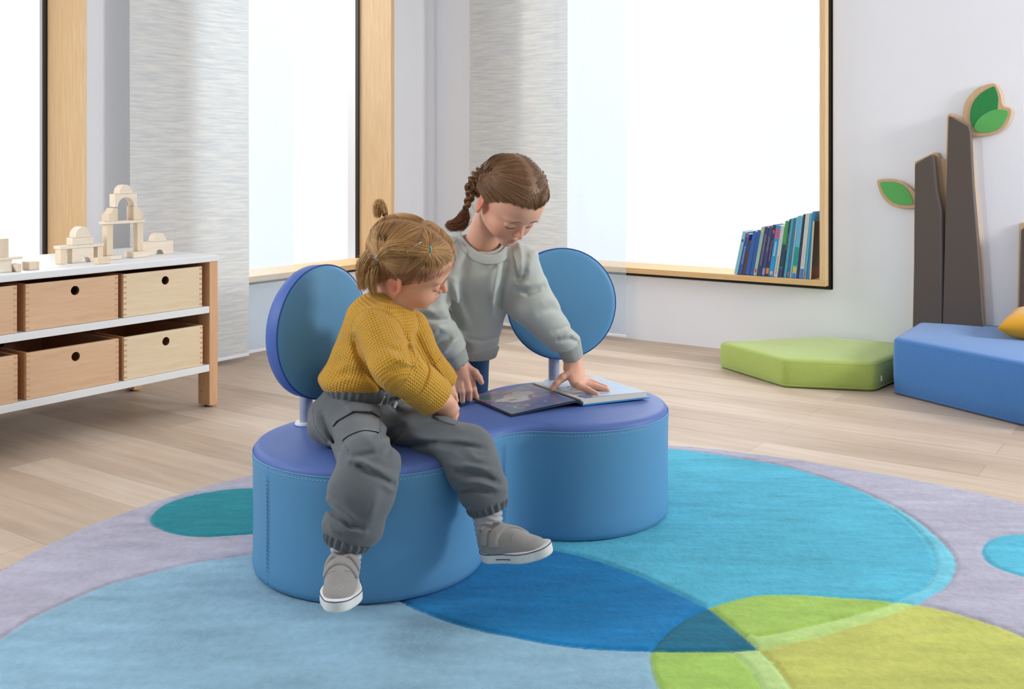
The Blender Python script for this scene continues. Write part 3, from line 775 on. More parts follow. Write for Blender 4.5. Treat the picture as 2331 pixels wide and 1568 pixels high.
# ------------------------------------------------------------------ floor cushions
def fabric(name, col, rough=.9, var=.05, b=.35):
    m = mat(name, col, rough, var, 260, (1, 1, .15), bump=b, bscale=520, bstretch=(1, 1, .25), sheen=.3, spec=.2)
    return m
M['green_fab'] = fabric('lime_green_fabric', (166, 186, 96))
M['blue_fab'] = fabric('denim_blue_fabric', (72, 126, 190))
M['label_tape'] = mat('white_tape', (228, 228, 226), .8)
def floor_cushion(name, poly, h, m, label, mr=.030):
    P = np.array(poly); cen = P.mean(0)
    R_ = []                                              # round the plan corners
    k = len(P)
    for i in range(k):
        a, b, c_ = P[i-1], P[i], P[(i+1) % k]
        ta = b+(a-b)/np.linalg.norm(a-b)*mr; tb = b+(c_-b)/np.linalg.norm(c_-b)*mr
        for t in np.linspace(0, 1, 6): R_.append((1-t)**2*ta+2*t*(1-t)*b+t*t*tb)
        nx = P[(i+1) % k]; te = nx+(b-nx)/np.linalg.norm(b-nx)*mr
        for t in np.linspace(0, 1, 8)[1:-1]: R_.append(tb+(te-tb)*t)
    R_ = np.array(R_); n_ = len(R_)
    def off(d):
        t = np.roll(R_, -1, 0)-np.roll(R_, 1, 0); t /= np.linalg.norm(t, axis=1)[:, None]+1e-9
        s_ = np.sign(np.cross(P[1]-P[0], P[2]-P[1])); return R_+np.stack([t[:, 1], -t[:, 0]], 1)*d*s_
    lv = [(off(-.004), .004), (off(.0), .010), (off(.004), h*.3), (off(.005), h*.6), (off(.002), h-.016), (off(-.002), h-.007), (off(-.009), h-.001), (off(-.03), h+.002)]
    V, Fc = [], []
    for L_, zz in lv: V += [C(p[0], p[1], zz) for p in L_]
    for s_ in (.8, .6, .4, .2): V += [C(*(cen+(q-cen)*s_), h+.004+.006*(1-s_)) for q in lv[-1][0]]
    nl = len(lv)+4
    for j in range(nl-1):
        for i in range(n_): Fc.append((j*n_+i, j*n_+(i+1) % n_, (j+1)*n_+(i+1) % n_, (j+1)*n_+i))
    V.append(C(*cen, h+.010)); Fc += [((nl-1)*n_+i, (nl-1)*n_+(i+1) % n_, len(V)-1) for i in range(n_)]
    Fc.append(tuple(range(n_-1, -1, -1)))
    root = make('floor_cushion', V, Fc, m, origin=C(*cen, 0))
    for zz, dd, nm in ((h-.012, -.0005, 'top_piping'), (.012, .0015, 'bottom_piping')):
        mb = MB(); mb.tube([C(p[0], p[1], zz) for p in off(dd)], .0022, 5, closed=True); build(mb, nm, m, root, smooth=True)
    return tag(root, label, 'floor cushion', 'upholstered floor cushions along the back wall')
gpts = [(1.000, 5.033), (1.197, 4.578), (1.565, 4.498), (1.790, 4.760), (1.850, 5.02), (1.528, 5.185)]
gc = floor_cushion('green', gpts, .125, M['green_fab'], 'flat lime green polygonal floor cushion below the book window')
bp_ = [(1.634, 4.462), (1.985, 3.790), (2.75, 3.55), (3.05, 4.2), (2.62, 4.72), (1.957, 4.962)]
blc = floor_cushion('blue', bp_, .240, M['blue_fab'], 'thick denim blue block cushion in front of the padded trees')
mb = MB(); p = C(1.565+.045, 4.498+.040, .05); mb.obox(p+np.array((0, 0, .0)), RT*.004-FW*.0, FW*.0008, UP*.012)
build(mb, 'care_label', M['label_tape'], gc)
# yellow pillow leaning at the right edge of the picture
M['yellow_fab'] = fabric('mustard_fabric', (222, 160, 44), var=.03)
def pillow(c, ux, uy, un, sx, sy, th):
    N_ = 24; V, Fc = [], []
    for side in (1, -1):
        for j in range(N_+1):
            for i in range(N_+1):
                a, b = i/N_*2-1, j/N_*2-1
                pin = 1-.07*(1-a*a)*(b*b)-.07*(1-b*b)*(a*a)
                h_ = th*((1-a**4)*(1-b**4))**.55
                V.append(c+ux*sx*a*(1-.06*(1-abs(b)**2) if abs(a) > .0 else 1)*1+uy*sy*b*(1-.06*(1-abs(a)**2))+un*side*h_)
    for s_ in range(2):
        for j in range(N_):
            for i in range(N_):
                a = s_*(N_+1)**2+j*(N_+1)+i; f = (a, a+1, a+N_+2, a+N_+1); Fc.append(f if s_ == 0 else f[::-1])
    return V, Fc
pc = np.array((-.650, 4.925, .308)); ux = np.array((1., 0, .03)); uy = np.array((0, 1., .06)); un = np.cross(ux, uy)
V, Fc = pillow(pc, ux, uy, un, .18, .165, .062)
tag(make('pillow', V, Fc, M['yellow_fab'], weld=True), 'mustard yellow pillow lying on the blue block cushion', 'pillow')

# ------------------------------------------------------------------ padded tree panels on the back wall
M['ply_wood'] = wood('birch_plywood', (198, 164, 126), (214, 182, 144), 2, 5)
M['bark'] = fabric('brown_bark_vinyl', (92, 82, 76), .75, .03, .12)
M['leaf_dark'] = mat('leaf_green_dark', (26, 132, 62), .55, .02)
M['leaf_light'] = mat('leaf_green_light', (88, 176, 88), .55, .02)
def wallpt(px, py, y): 
    x = on_y(px, y); return np.array((x, z_at(px, py, y=y)))
def slab(name, pts, y0, y1, m, parent, smooth_n=0, bevel=.004, conv=None):
    """outline (image points read at depth plane y1) extruded between wall depths y0 (back) and y1 (front)"""
    Q = np.array([wallpt(a, b, y1) for a, b in pts])
    if smooth_n: Q = catmull(Q, smooth_n)
    mb = MB(); mb.prism([tuple(q_) for q_ in Q], lambda p: (p[0], y0, p[1]), lambda p: (p[0], y1, p[1]))
    return build(mb, name, m, parent, bevel=bevel)
yb_, yp, yt = YW-.001, YW-.022, YW-.075
tr = empty('tree_panel', (wallpt(2160, 735, yp)[0], YW-.03, 0), 'padded double brown tree trunk with three green leaves on the back wall', 'wall decoration', 'tree shaped wall panels')
def below(px): return 845
slab('backboard', [(2082,368),(2126,347),(2136,347),(2142,362),(2153,362),(2156,262),(2163,257),(2192,271),(2211,288),(2220,420),(2236,600),(2243,735),(2250,852),(2076,846),(2080,600)], yb_, yp, M['ply_wood'], tr)
slab('leaf_board', [(2192,272),(2194,240),(2206,218),(2226,200),(2255,190),(2268,193),(2279,215),(2284,240),(2300,246),(2303,258),(2292,286),(2270,302),(2240,310),(2214,309),(2204,296)], yb_, yp-.0006, M['ply_wood'], tr, 4)
slab('leaf', [(2208,262),(2214,235),(2232,213),(2258,198),(2265,200),(2272,222),(2271,240),(2268,250),(2240,262),(2222,280),(2216,290),(2210,280)], yp-.0003, yp-.004, M['leaf_dark'], tr, 4, .001)
slab('leaf', [(2217,291),(2224,275),(2240,260),(2262,250),(2282,250),(2294,254),(2290,270),(2276,290),(2258,299),(2238,301),(2222,298)], yp-.0003, yp-.006, M['leaf_light'], tr, 4, .001)
slab('leaf_board', [(1996,412),(2004,408),(2030,407),(2055,414),(2076,430),(2092,450),(2092,470),(2076,475),(2050,474),(2026,466),(2008,448),(1999,428)], yb_, yp-.0006, M['ply_wood'], tr, 4)
slab('leaf', [(2003,417),(2014,414),(2034,414),(2052,420),(2066,432),(2076,452),(2078,464),(2062,466),(2040,464),(2022,452),(2010,436)], yp-.0003, yp-.004, M['leaf_light'], tr, 4, .001)
def pad(name, pts, parent):
    o = slab(name, pts, yp-.0006, yt, M['bark'], parent, 0, .016); return o
pad('trunk_pad', [(2081,372),(2118,352),(2126,352),(2134,430),(2145,480),(2146,600),(2145,852),(2074,846),(2079,600),(2080,480)], tr)
pad('trunk_pad', [(2159,265),(2163,264),(2204,287),(2208,300),(2214,420),(2228,600),(2237,735),(2246,854),(2140,850),(2146,735),(2152,500),(2157,330)], tr)
tr2 = empty('tree_panel', (wallpt(2352, 735, yp)[0], YW-.03, 0), 'padded brown tree trunk cut off by the right picture edge', 'wall decoration', 'tree shaped wall panels')
slab('backboard', [(2320,508),(2380,500),(2398,860),(2312,858)], yb_, yp, M['ply_wood'], tr2)
pad('trunk_pad', [(2323,519),(2376,512),(2392,861),(2316,858),(2318,690)], tr2)

# ------------------------------------------------------------------ books on the window sill
BK = [  # spine colour, base left/right, top left/right, top y   (crop pixels of the sill), accent bands [(from, to, colour)]
 ((132,190,208), 334,385, 472,520, 566, [(.18,.24,(60,80,120))]),
 ((44,82,158), 392,455, 528,585, 600, [(.02,.08,(214,60,70)), (.3,.75,(150,160,176))]),
 ((92,64,48), 458,505, 556,592, 700, [(.1,.3,(50,70,130))]),
 ((44,92,172), 512,572, 592,655, 562, []),
 ((42,88,166), 580,628, 662,712, 548, []),
 ((150,192,176), 634,688, 728,775, 500, [(.05,.10,(206,200,90)), (.86,.94,(190,90,84))]),
 ((50,56,108), 696,752, 778,848, 497, [(.15,.8,(150,130,140))]),
 ((54,72,116), 758,800, 852,908, 497, [(.2,.5,(140,140,110)), (.84,.98,(130,150,190))]),
 ((48,50,104), 804,860, 912,958, 470, [(.1,.16,(210,80,84)), (.3,.7,(150,100,100)), (.84,.95,(226,120,60))]),
 ((24,148,208), 866,936, 960,1028, 474, [(.06,.26,(190,90,130)), (.32,.6,(196,222,226)), (.9,.96,(230,160,170))]),
 ((192,204,200), 942,990, 1034,1098, 487, [(.6,.95,(176,130,96))]),
 ((60,142,88), 996,1062, 1102,1150, 412, [(.0,.4,(66,156,90)), (.42,.82,(36,62,98)), (.84,1.,(52,60,120))]),
 ((30,44,84), 1066,1074, 1152,1186, 385, [(.25,.5,(190,160,60))]),
 ((66,160,188), 1076,1120, 1188,1222, 376, []),
 ((52,116,146), 1124,1164, 1224,1266, 368, [(.1,.7,(90,130,150)), (.9,.97,(206,96,96))]),
 ((128,184,216), 1170,1196, 1270,1290, 350, [(.25,.35,(226,170,140))]),
 ((96,176,208), 1198,1255, 1292,1372, 338, [(.5,.8,(20,150,130)), (.82,.92,(200,190,70)), (.93,1.,(40,120,200))]),
 ((40,44,62), 1258,1296, 1376,1410, 314, [(.5,1.,(48,56,112))]),
 ((200,204,202), 1300,1374, 1412,1464, 304, [(.5,.8,(196,186,176)), (.85,1.,(70,120,180))]),
 ((84,176,202), 1378,1406, 1466,1504, 298, [(.88,.97,(206,96,96))]),
 ((40,132,196), 1410,1442, 1506,1552, 275, []),
]
sill_top = ZS+TB
ybk = YW-PROJ+.012
def sill_x(px, py, y=ybk): 
    return on_y(1620+px/6.533, y)
M['paper'] = mat('book_paper', (226, 220, 206), .85, .05, 90, (1, 8, 8))
desc = ['pale blue slim book at the left end of the row', 'dark blue book with a red square at its top', 'short brown-spined book squeezed behind the blue ones', 'royal blue plain thick book, first of the plain pair',
 'royal blue plain book beside the mint green one', 'mint green book with a pink mark near its foot', 'navy book with faded lettering right of the mint one', 'slate blue narrow book between two navy ones',
 'navy book with orange mark at its foot', 'bright cyan book with pink dots', 'pale grey book with a tan lower half', 'book with green top and navy lower spine', 'thin dark navy book in the middle right',
 'turquoise thin book', 'dark teal book with a red mark at the foot', 'very thin pale blue book with a peach spot', 'light blue book with green and yellow patches', 'black slim tall book',
 'wide whitish grey tall book', 'thin aqua tall book', 'mid blue tall book near the right end']
# the row leans to the right, a little less from book to book
nB = len(BK); lean_a = [math.radians(12.2+(5.2-12.2)*i/(nB-1)) for i in range(nB)]
hts = [z_at(1620+(t0+t1)/2/6.533, 440+ty/6.533, y=ybk)-sill_top for (_, b0, b1, t0, t1, ty, _b) in BK]
thk = [max(.004, (sill_x(b1, 0)-sill_x(b0, 0)+sill_x(t1, 0)-sill_x(t0, 0))/2) for (_, b0, b1, t0, t1, ty, _b) in BK]
gap = [max(hts[i], hts[(i+1) % nB])*max(0, math.tan(lean_a[i])-math.tan(lean_a[(i+1) % nB]))+.0004 for i in range(nB)]
span = sill_x(1446, 0)-sill_x(334, 0); kf = (span-sum(gap[:-1]))/sum(t/math.cos(a_) for t, a_ in zip(thk, lean_a)); xs_ = [sill_x(334, 0)]
for i in range(nB-1): xs_.append(xs_[-1]+thk[i]*kf/math.cos(lean_a[i])+gap[i])
for i, (c_, b0, b1, t0, t1, ty, bands) in enumerate(BK):
    x0, th, a = xs_[i], thk[i]*kf, lean_a[i]; Hh = (hts[i]-th*math.sin(a))/math.cos(a)
    dv = np.array((math.sin(a), 0, math.cos(a))); tv = np.array((math.cos(a), 0, -math.sin(a)))
    base = np.array((x0, ybk+.001*(i % 3), sill_top+.0006+th*math.sin(a))); dpt = .135+.012*((i*7) % 4)
    root = empty('book', (x0, ybk+dpt/2, sill_top), desc[i]+' on the window sill', 'book', 'books on the window sill')
    mcol = mat('book_cover', c_, .5, .03, 30)
    Y = np.array((0, 1, 0)); mb = MB()
    cv = .0016
    mb.obox(base+dv*Hh/2+tv*cv/2+Y*dpt/2, tv*cv/2, Y*dpt/2, dv*Hh/2); mb.obox(base+dv*Hh/2+tv*(th-cv/2)+Y*dpt/2, tv*cv/2, Y*dpt/2, dv*Hh/2)
    mb.obox(base+dv*Hh/2+tv*th/2+Y*cv/2, tv*(th/2-cv), Y*cv/2, dv*Hh/2)
    mats_ = [mcol]
    for (f0, f1, bc_) in bands:                          # printed patches and lines of type on the spine
        mats_.append(mat('spine_print', bc_, .55, .04, 40)); k_ = len(mats_)-1
        mid = base+dv*Hh*(1-(f0+f1)/2)+tv*th/2-Y*.0002
        if f1-f0 > .22 and bc_[0]+bc_[1]+bc_[2] > 330:
            q = f0
            while q < f1:
                l_ = random.uniform(.008, .024); mb.obox(base+dv*Hh*(1-q-l_/2)+tv*th/2-Y*.0002, tv*th*.15, Y*.0002, dv*Hh*l_/2, k_); q += l_+random.uniform(.004, .012)
        else: mb.obox(mid, tv*th*(.42 if f1-f0 > .1 else .3), Y*.0002, dv*Hh*(f1-f0)/2, k_)
    build(mb, 'cover', mats_, root)
    mb = MB(); mb.obox(base+dv*(Hh/2)+tv*th/2+Y*(dpt/2+.0006), tv*max(th/2-cv, .0006), Y*(dpt/2-.004), dv*(Hh/2-.003)); build(mb, 'pages', M['paper'], root)
# last book leaning flat against the jamb, cover showing
xj = wb[1]-TB
x0 = sill_x(1452, 0); root = empty('book', (x0, ybk+.08, sill_top), 'dark picture-cover book at the right end of the row on the window sill', 'book', 'books on the window sill')
Hh = .290; lean = min(.018, xj-x0-.012); a = math.asin(max(0.0, lean)/Hh); dv = np.array((math.sin(a), 0, math.cos(a))); tv = np.array((math.cos(a), 0, -math.sin(a))); Y = np.array((0, 1, 0))
base = np.array((x0, ybk+.001, sill_top+.002)); mb = MB()
mcv = [mat('dark_cover', (58, 44, 40), .5, .05, 20), mat('cream_edge', (214, 200, 160), .7), mat('maroon_band', (96, 44, 42), .5), mat('slate_picture', (34, 46, 58), .5)]
mb.obox(base+dv*Hh/2+tv*.004+Y*.075, tv*.004, Y*.075, dv*Hh/2, 1); mb.obox(base+dv*Hh/2+tv*.0088+Y*.075, tv*.0008, Y*.075, dv*Hh/2, 0)
mb.obox(base+dv*Hh*.10+tv*.0097+Y*.075, tv*.0001, Y*.075, dv*Hh*.10, 2); mb.obox(base+dv*Hh*.34+tv*.0097+Y*.05, tv*.0001, Y*.04, dv*Hh*.12, 3)
build(mb, 'cover', mcv, root)
# ------------------------------------------------------------------ sculpting: smooth distance fields meshed as one continuous surface
# points here are (metres right of the eye, metres ahead, height)
def J(px, py, dep): return np.array([(px-CX)/F_PX*dep, dep, CAM_Z-dep*(py-HY)/F_PX])
def to_px(P): return CX+F_PX*P[:, 0]/P[:, 1], HY+F_PX*(CAM_Z-P[:, 2])/P[:, 1]
def unit(v): v = np.asarray(v, float); return v/(np.linalg.norm(v)+1e-12)
def to_room(P): return np.stack([P[:, 0]*RT[0]+P[:, 1]*FW[0], P[:, 0]*RT[1]+P[:, 1]*FW[1], P[:, 2]], 1)
def smin(a, b, k):
    h = np.clip(.5+.5*(b-a)/k, 0, 1); return b+(a-b)*h-k*h*(1-h)
def smax(a, b, k): return -smin(-a, -b, k)
def d_cap(P, a, b, ra, rb):
    e = b-a; t = np.clip(((P-a)@e)/(e@e+1e-12), 0, 1); q = P-a-t[:, None]*e
    return np.sqrt((q*q).sum(1))-(ra+(rb-ra)*t)
def d_ell(P, c, r, R=None):
    q = P-c
    if R is not None: q = q@np.asarray(R).T
    k0 = np.sqrt(((q/r)**2).sum(1)); k1 = np.sqrt(((q/np.square(r))**2).sum(1))
    return k0*(k0-1)/(k1+1e-9)
def d_elc(P, a, b, ra, rb, side):
    e = b-a; L = np.linalg.norm(e); ax = e/L; s = unit(side-ax*np.dot(side, ax)); n = np.cross(ax, s)
    q0 = P-a; h = q0@ax; t = np.clip(h/L, 0, 1); w = h-t*L
    r1 = ra[0]+(rb[0]-ra[0])*t; r2 = ra[1]+(rb[1]-ra[1])*t; m = np.minimum(r1, r2)
    return (np.sqrt(((q0@s)/r1)**2+((q0@n)/r2)**2+(w/m)**2)-1)*m
class Field:
    def __init__(s): s.ops = []; s.post = []
    def add(s, fn, c, rad, k=.012, op='u'): s.ops.append((fn, np.array(c, float), rad, k, op)); return s
    def cap(s, a, b, ra, rb=None, k=.012, op='u'):
        a, b = np.array(a, float), np.array(b, float); rb = ra if rb is None else rb
        return s.add(lambda P: d_cap(P, a, b, ra, rb), (a+b)/2, np.linalg.norm(b-a)/2+max(ra, rb), k, op)
    def sph(s, c, r, k=.012, op='u'): c = np.array(c, float); return s.add(lambda P: np.sqrt(((P-c)**2).sum(1))-r, c, r, k, op)
    def ell(s, c, r, R=None, k=.012, op='u'):
        c = np.array(c, float); r = np.array(r, float); return s.add(lambda P: d_ell(P, c, r, R), c, r.max(), k, op)
    def elc(s, a, b, ra, rb, side, k=.02, op='u'):
        a, b, side = np.array(a, float), np.array(b, float), np.array(side, float)
        return s.add(lambda P: d_elc(P, a, b, ra, rb, side), (a+b)/2, np.linalg.norm(b-a)/2+max(*ra, *rb), k, op)
    def chain(s, pts, rad, k=.015):
        for i in range(len(pts)-1): s.cap(pts[i], pts[i+1], rad[i], rad[i+1], k)
        return s
    def ev(s, P, cut=None):
        d = np.full(len(P), 1.0); 
        if cut is not None: bc = (P.min(0)+P.max(0))/2; bh = np.linalg.norm(P.max(0)-P.min(0))/2
        for fn, c, r, k, op in s.ops:
            if cut is not None and np.linalg.norm(c-bc)-bh-r > cut: continue
            v = fn(P)
            if op == 'u': d = smin(d, v, k)
            elif op == 's': d = smax(d, -v, k)
            else: d = smax(d, v, k)
        for fn in s.post: d = fn(P, d)
        return d
def surface(ev, lo, hi, h, B=8, slack=1.7):
    lo, hi = np.array(lo, float), np.array(hi, float)
    nb = np.maximum(1, np.ceil((hi-lo)/(h*B)).astype(int)); n = nb*B+1
    gi = np.stack(np.meshgrid(*[np.arange(k) for k in nb], indexing='ij'), -1).reshape(-1, 3)
    cen = lo+(gi+.5)*h*B; d = ev(cen, None)
    vol = np.empty(tuple(n), np.float32)
    vol[:] = 1.0
    act = np.abs(d) < h*B*.87*slack+.006
    for b in gi[(~act) & (d < 0)]: i, j, k = b*B; vol[i:i+B+1, j:j+B+1, k:k+B+1] = -1.0
    off = np.stack(np.meshgrid(*[np.arange(B+1)]*3, indexing='ij'), -1).reshape(-1, 3)
    ga = gi[act]
    for c0 in range(0, len(ga), 24):
        g = ga[c0:c0+24]; I = (g[:, None, :]*B+off[None]).reshape(-1, 3)
        v = ev(lo+I*h, .05); vol[I[:, 0], I[:, 1], I[:, 2]] = v
    # surface nets
    neg = vol < 0
    m = tuple(n-1)
    cnt = np.zeros(m, np.int8)
    sl = lambda i, k: slice(i, k+i)
    for i in (0, 1):
        for j in (0, 1):
            for k in (0, 1): cnt += neg[sl(i, m[0]), sl(j, m[1]), sl(k, m[2])]
    cells = np.argwhere((cnt > 0) & (cnt < 8))
    idm = np.full(m, -1, np.int64); idm[tuple(cells.T)] = np.arange(len(cells))
    corner = np.array([(i, j, k) for i in (0, 1) for j in (0, 1) for k in (0, 1)])
    val = np.stack([vol[tuple((cells+c).T)] for c in corner], 1)
    acc = np.zeros((len(cells), 3)); num = np.zeros(len(cells))
    for a in range(8):
        for b in range(a+1, 8):
            if np.abs(corner[a]-corner[b]).sum() != 1: continue
            va, vb = val[:, a], val[:, b]; x = (va < 0) != (vb < 0)
            t = np.where(x, va/(va-vb+1e-12), 0)
            acc += np.where(x[:, None], corner[a]+(corner[b]-corner[a])*t[:, None], 0); num += x
    V = lo+(cells+acc/num[:, None])*h
    Q = []
    for ax in range(3):
        e1 = [0, 0, 0]; e1[ax] = 1; b, c = [(1, 2), (2, 0), (0, 1)][ax]
        s0 = [slice(1, m[i]) for i in range(3)]; s0[ax] = slice(0, m[ax]); A = neg[tuple(s0)]
        s1 = [slice(1, m[i]) for i in range(3)]; s1[ax] = slice(1, m[ax]+1); Bn = neg[tuple(s1)]
        for flip in (False, True):
            w = np.argwhere((A & ~Bn) if not flip else (~A & Bn))
            if not len(w): continue
            for i in range(3):
                if i != ax: w[:, i] += 1
            def cell(db, dc):
                q = w.copy(); q[:, b] -= db; q[:, c] -= dc; return idm[tuple(q.T)]
            f = np.stack([cell(1, 1), cell(0, 1), cell(0, 0), cell(1, 0)], 1)
            Q.append(f[:, ::-1] if flip else f)
    Q = np.concatenate(Q); Q = Q[(Q >= 0).all(1)]
    return V, Q
def sculpt(name, ev, lo, hi, h, m, parent=None, cols=None, relax=1, origin=None, knit=None):
    V, Q = surface(ev if not isinstance(ev, Field) else ev.ev, lo, hi, h)
    for _ in range(relax):
        s = np.zeros_like(V); c = np.zeros(len(V))
        for i in range(4):
            np.add.at(s, Q[:, i], V[Q[:, (i+1) % 4]]+V[Q[:, (i-1) % 4]]); np.add.at(c, Q[:, i], 2)
        V = V*.5+.5*s/np.maximum(c, 1)[:, None]
    cc = cols(V) if callable(cols) else cols
    o = make(name, to_room(V), Q, m, parent, cols=cc, origin=origin)
    if knit is not None:
        k = knit(V); at = o.data.attributes.new('knit', 'FLOAT_VECTOR', 'POINT'); at.data.foreach_set('vector', np.c_[k, np.zeros(len(V))].astype(np.float32).ravel())
    return o
def folds(lines, front=None):
    """ridges (amp > 0) and creases (amp < 0) of cloth: (points seen at, amp in metres, half width in pixels)"""
    L = [(np.array(p, float), a, w) for p, a, w in lines]
    def post(P, d):
        x, y = to_px(P); out = d
        near_ = np.abs(d) < .03
        if not near_.any(): return d
        xs, ys = x[near_], y[near_]; dd = np.zeros(xs.shape)
        for pts, a, w in L:
            if xs.max() < pts[:, 0].min()-3*w or xs.min() > pts[:, 0].max()+3*w or ys.max() < pts[:, 1].min()-3*w or ys.min() > pts[:, 1].max()+3*w: continue
            q = poly_dist(xs, ys, pts, False)
            # fade towards both ends
            e = np.minimum(np.hypot(xs-pts[0, 0], ys-pts[0, 1]), np.hypot(xs-pts[-1, 0], ys-pts[-1, 1]))
            dd += a*np.exp(-(q/w)**2)*(.35+.65*np.clip(e/(2.2*w), 0, 1))
        out = d.copy(); out[near_] -= dd; return out
    return post
def ripple(amp, sc, seed=0):
    r = np.random.RandomState(seed); D = r.normal(0, 1, (5, 3)); D /= np.linalg.norm(D, axis=1)[:, None]; ph = r.uniform(0, 6, 5)
    def post(P, d):
        v = 0
        for i in range(5): v = v+np.sin(P@D[i]*sc*(1+.35*i)+ph[i]+1.5*np.sin(P@D[(i+2) % 5]*sc*.6))/(1+.4*i)
        return d-amp*v*.5
    return post
def patch(ev, poly, th, near_dep, h, name, m, parent, grow=6):
    """a piece of cloth lying on a sculpted surface, outlined by image points"""
    P0 = np.array(poly, float); xs, ys = P0[:, 0], P0[:, 1]
    a = J(xs.min()-grow, ys.max()+grow, near_dep[1]); b = J(xs.max()+grow, ys.min()-grow, near_dep[1]); c = J(xs.min()-grow, ys.max()+grow, near_dep[0]); e = J(xs.max()+grow, ys.min()-grow, near_dep[0])
    lo = np.minimum.reduce([a, b, c, e]); hi = np.maximum.reduce([a, b, c, e])
    def f(P, cut=None):
        x, y = to_px(P); pd = poly_dist(x, y, P0)*np.where(inside(x, y, P0), -1, 1)*P[:, 1]/F_PX
        d = ev(P, cut); return smax(smax(d-th, -(d+.004), .001), pd, .002)
    return sculpt(name, f, lo, hi, h, m, parent)
def on_surface(ev, px, py, d0, d1, lift=0.0):
    """the nearest point of a sculpted surface along a sight line"""
    dd = np.linspace(d0, d1, 160); P = np.array([J(px, py, t) for t in dd]); v = ev(P); k = np.argmax(v < 0)
    if not (v < 0).any(): return J(px, py, (d0+d1)/2)
    t = dd[k] if k == 0 else dd[k-1]+(dd[k]-dd[k-1])*v[k-1]/(v[k-1]-v[k]+1e-12); return J(px, py, t-lift)
def seam(ev, pts, d0, d1, r, name, m, parent, lift=0.0, n=6):
    q = catmull(np.array(pts, float), n, False); P = np.array([on_surface(ev, x, y, d0, d1, lift) for x, y in q])
    mb = MB(); mb.tube(to_room(P), r, 5); return build(mb, name, m, parent, smooth=True)
def knit_coords(bones):
    def f(V):
        best = np.full(len(V), 1e9); out = np.zeros((len(V), 2))
        for a, b, side, r in bones:
            a, b = np.array(a), np.array(b); e = b-a; L = np.linalg.norm(e); ax = e/L; s = unit(np.array(side)-ax*np.dot(side, ax)); n = np.cross(ax, s)
            q = V-a; t = q@ax; d = np.linalg.norm(q-np.clip(t, 0, L)[:, None]*ax, axis=1)-r
            k = d < best; best[k] = d[k]; ang = np.arctan2(q[k]@n, q[k]@s); out[k] = np.stack([t[k], ang*r], 1)
        return out
    return f
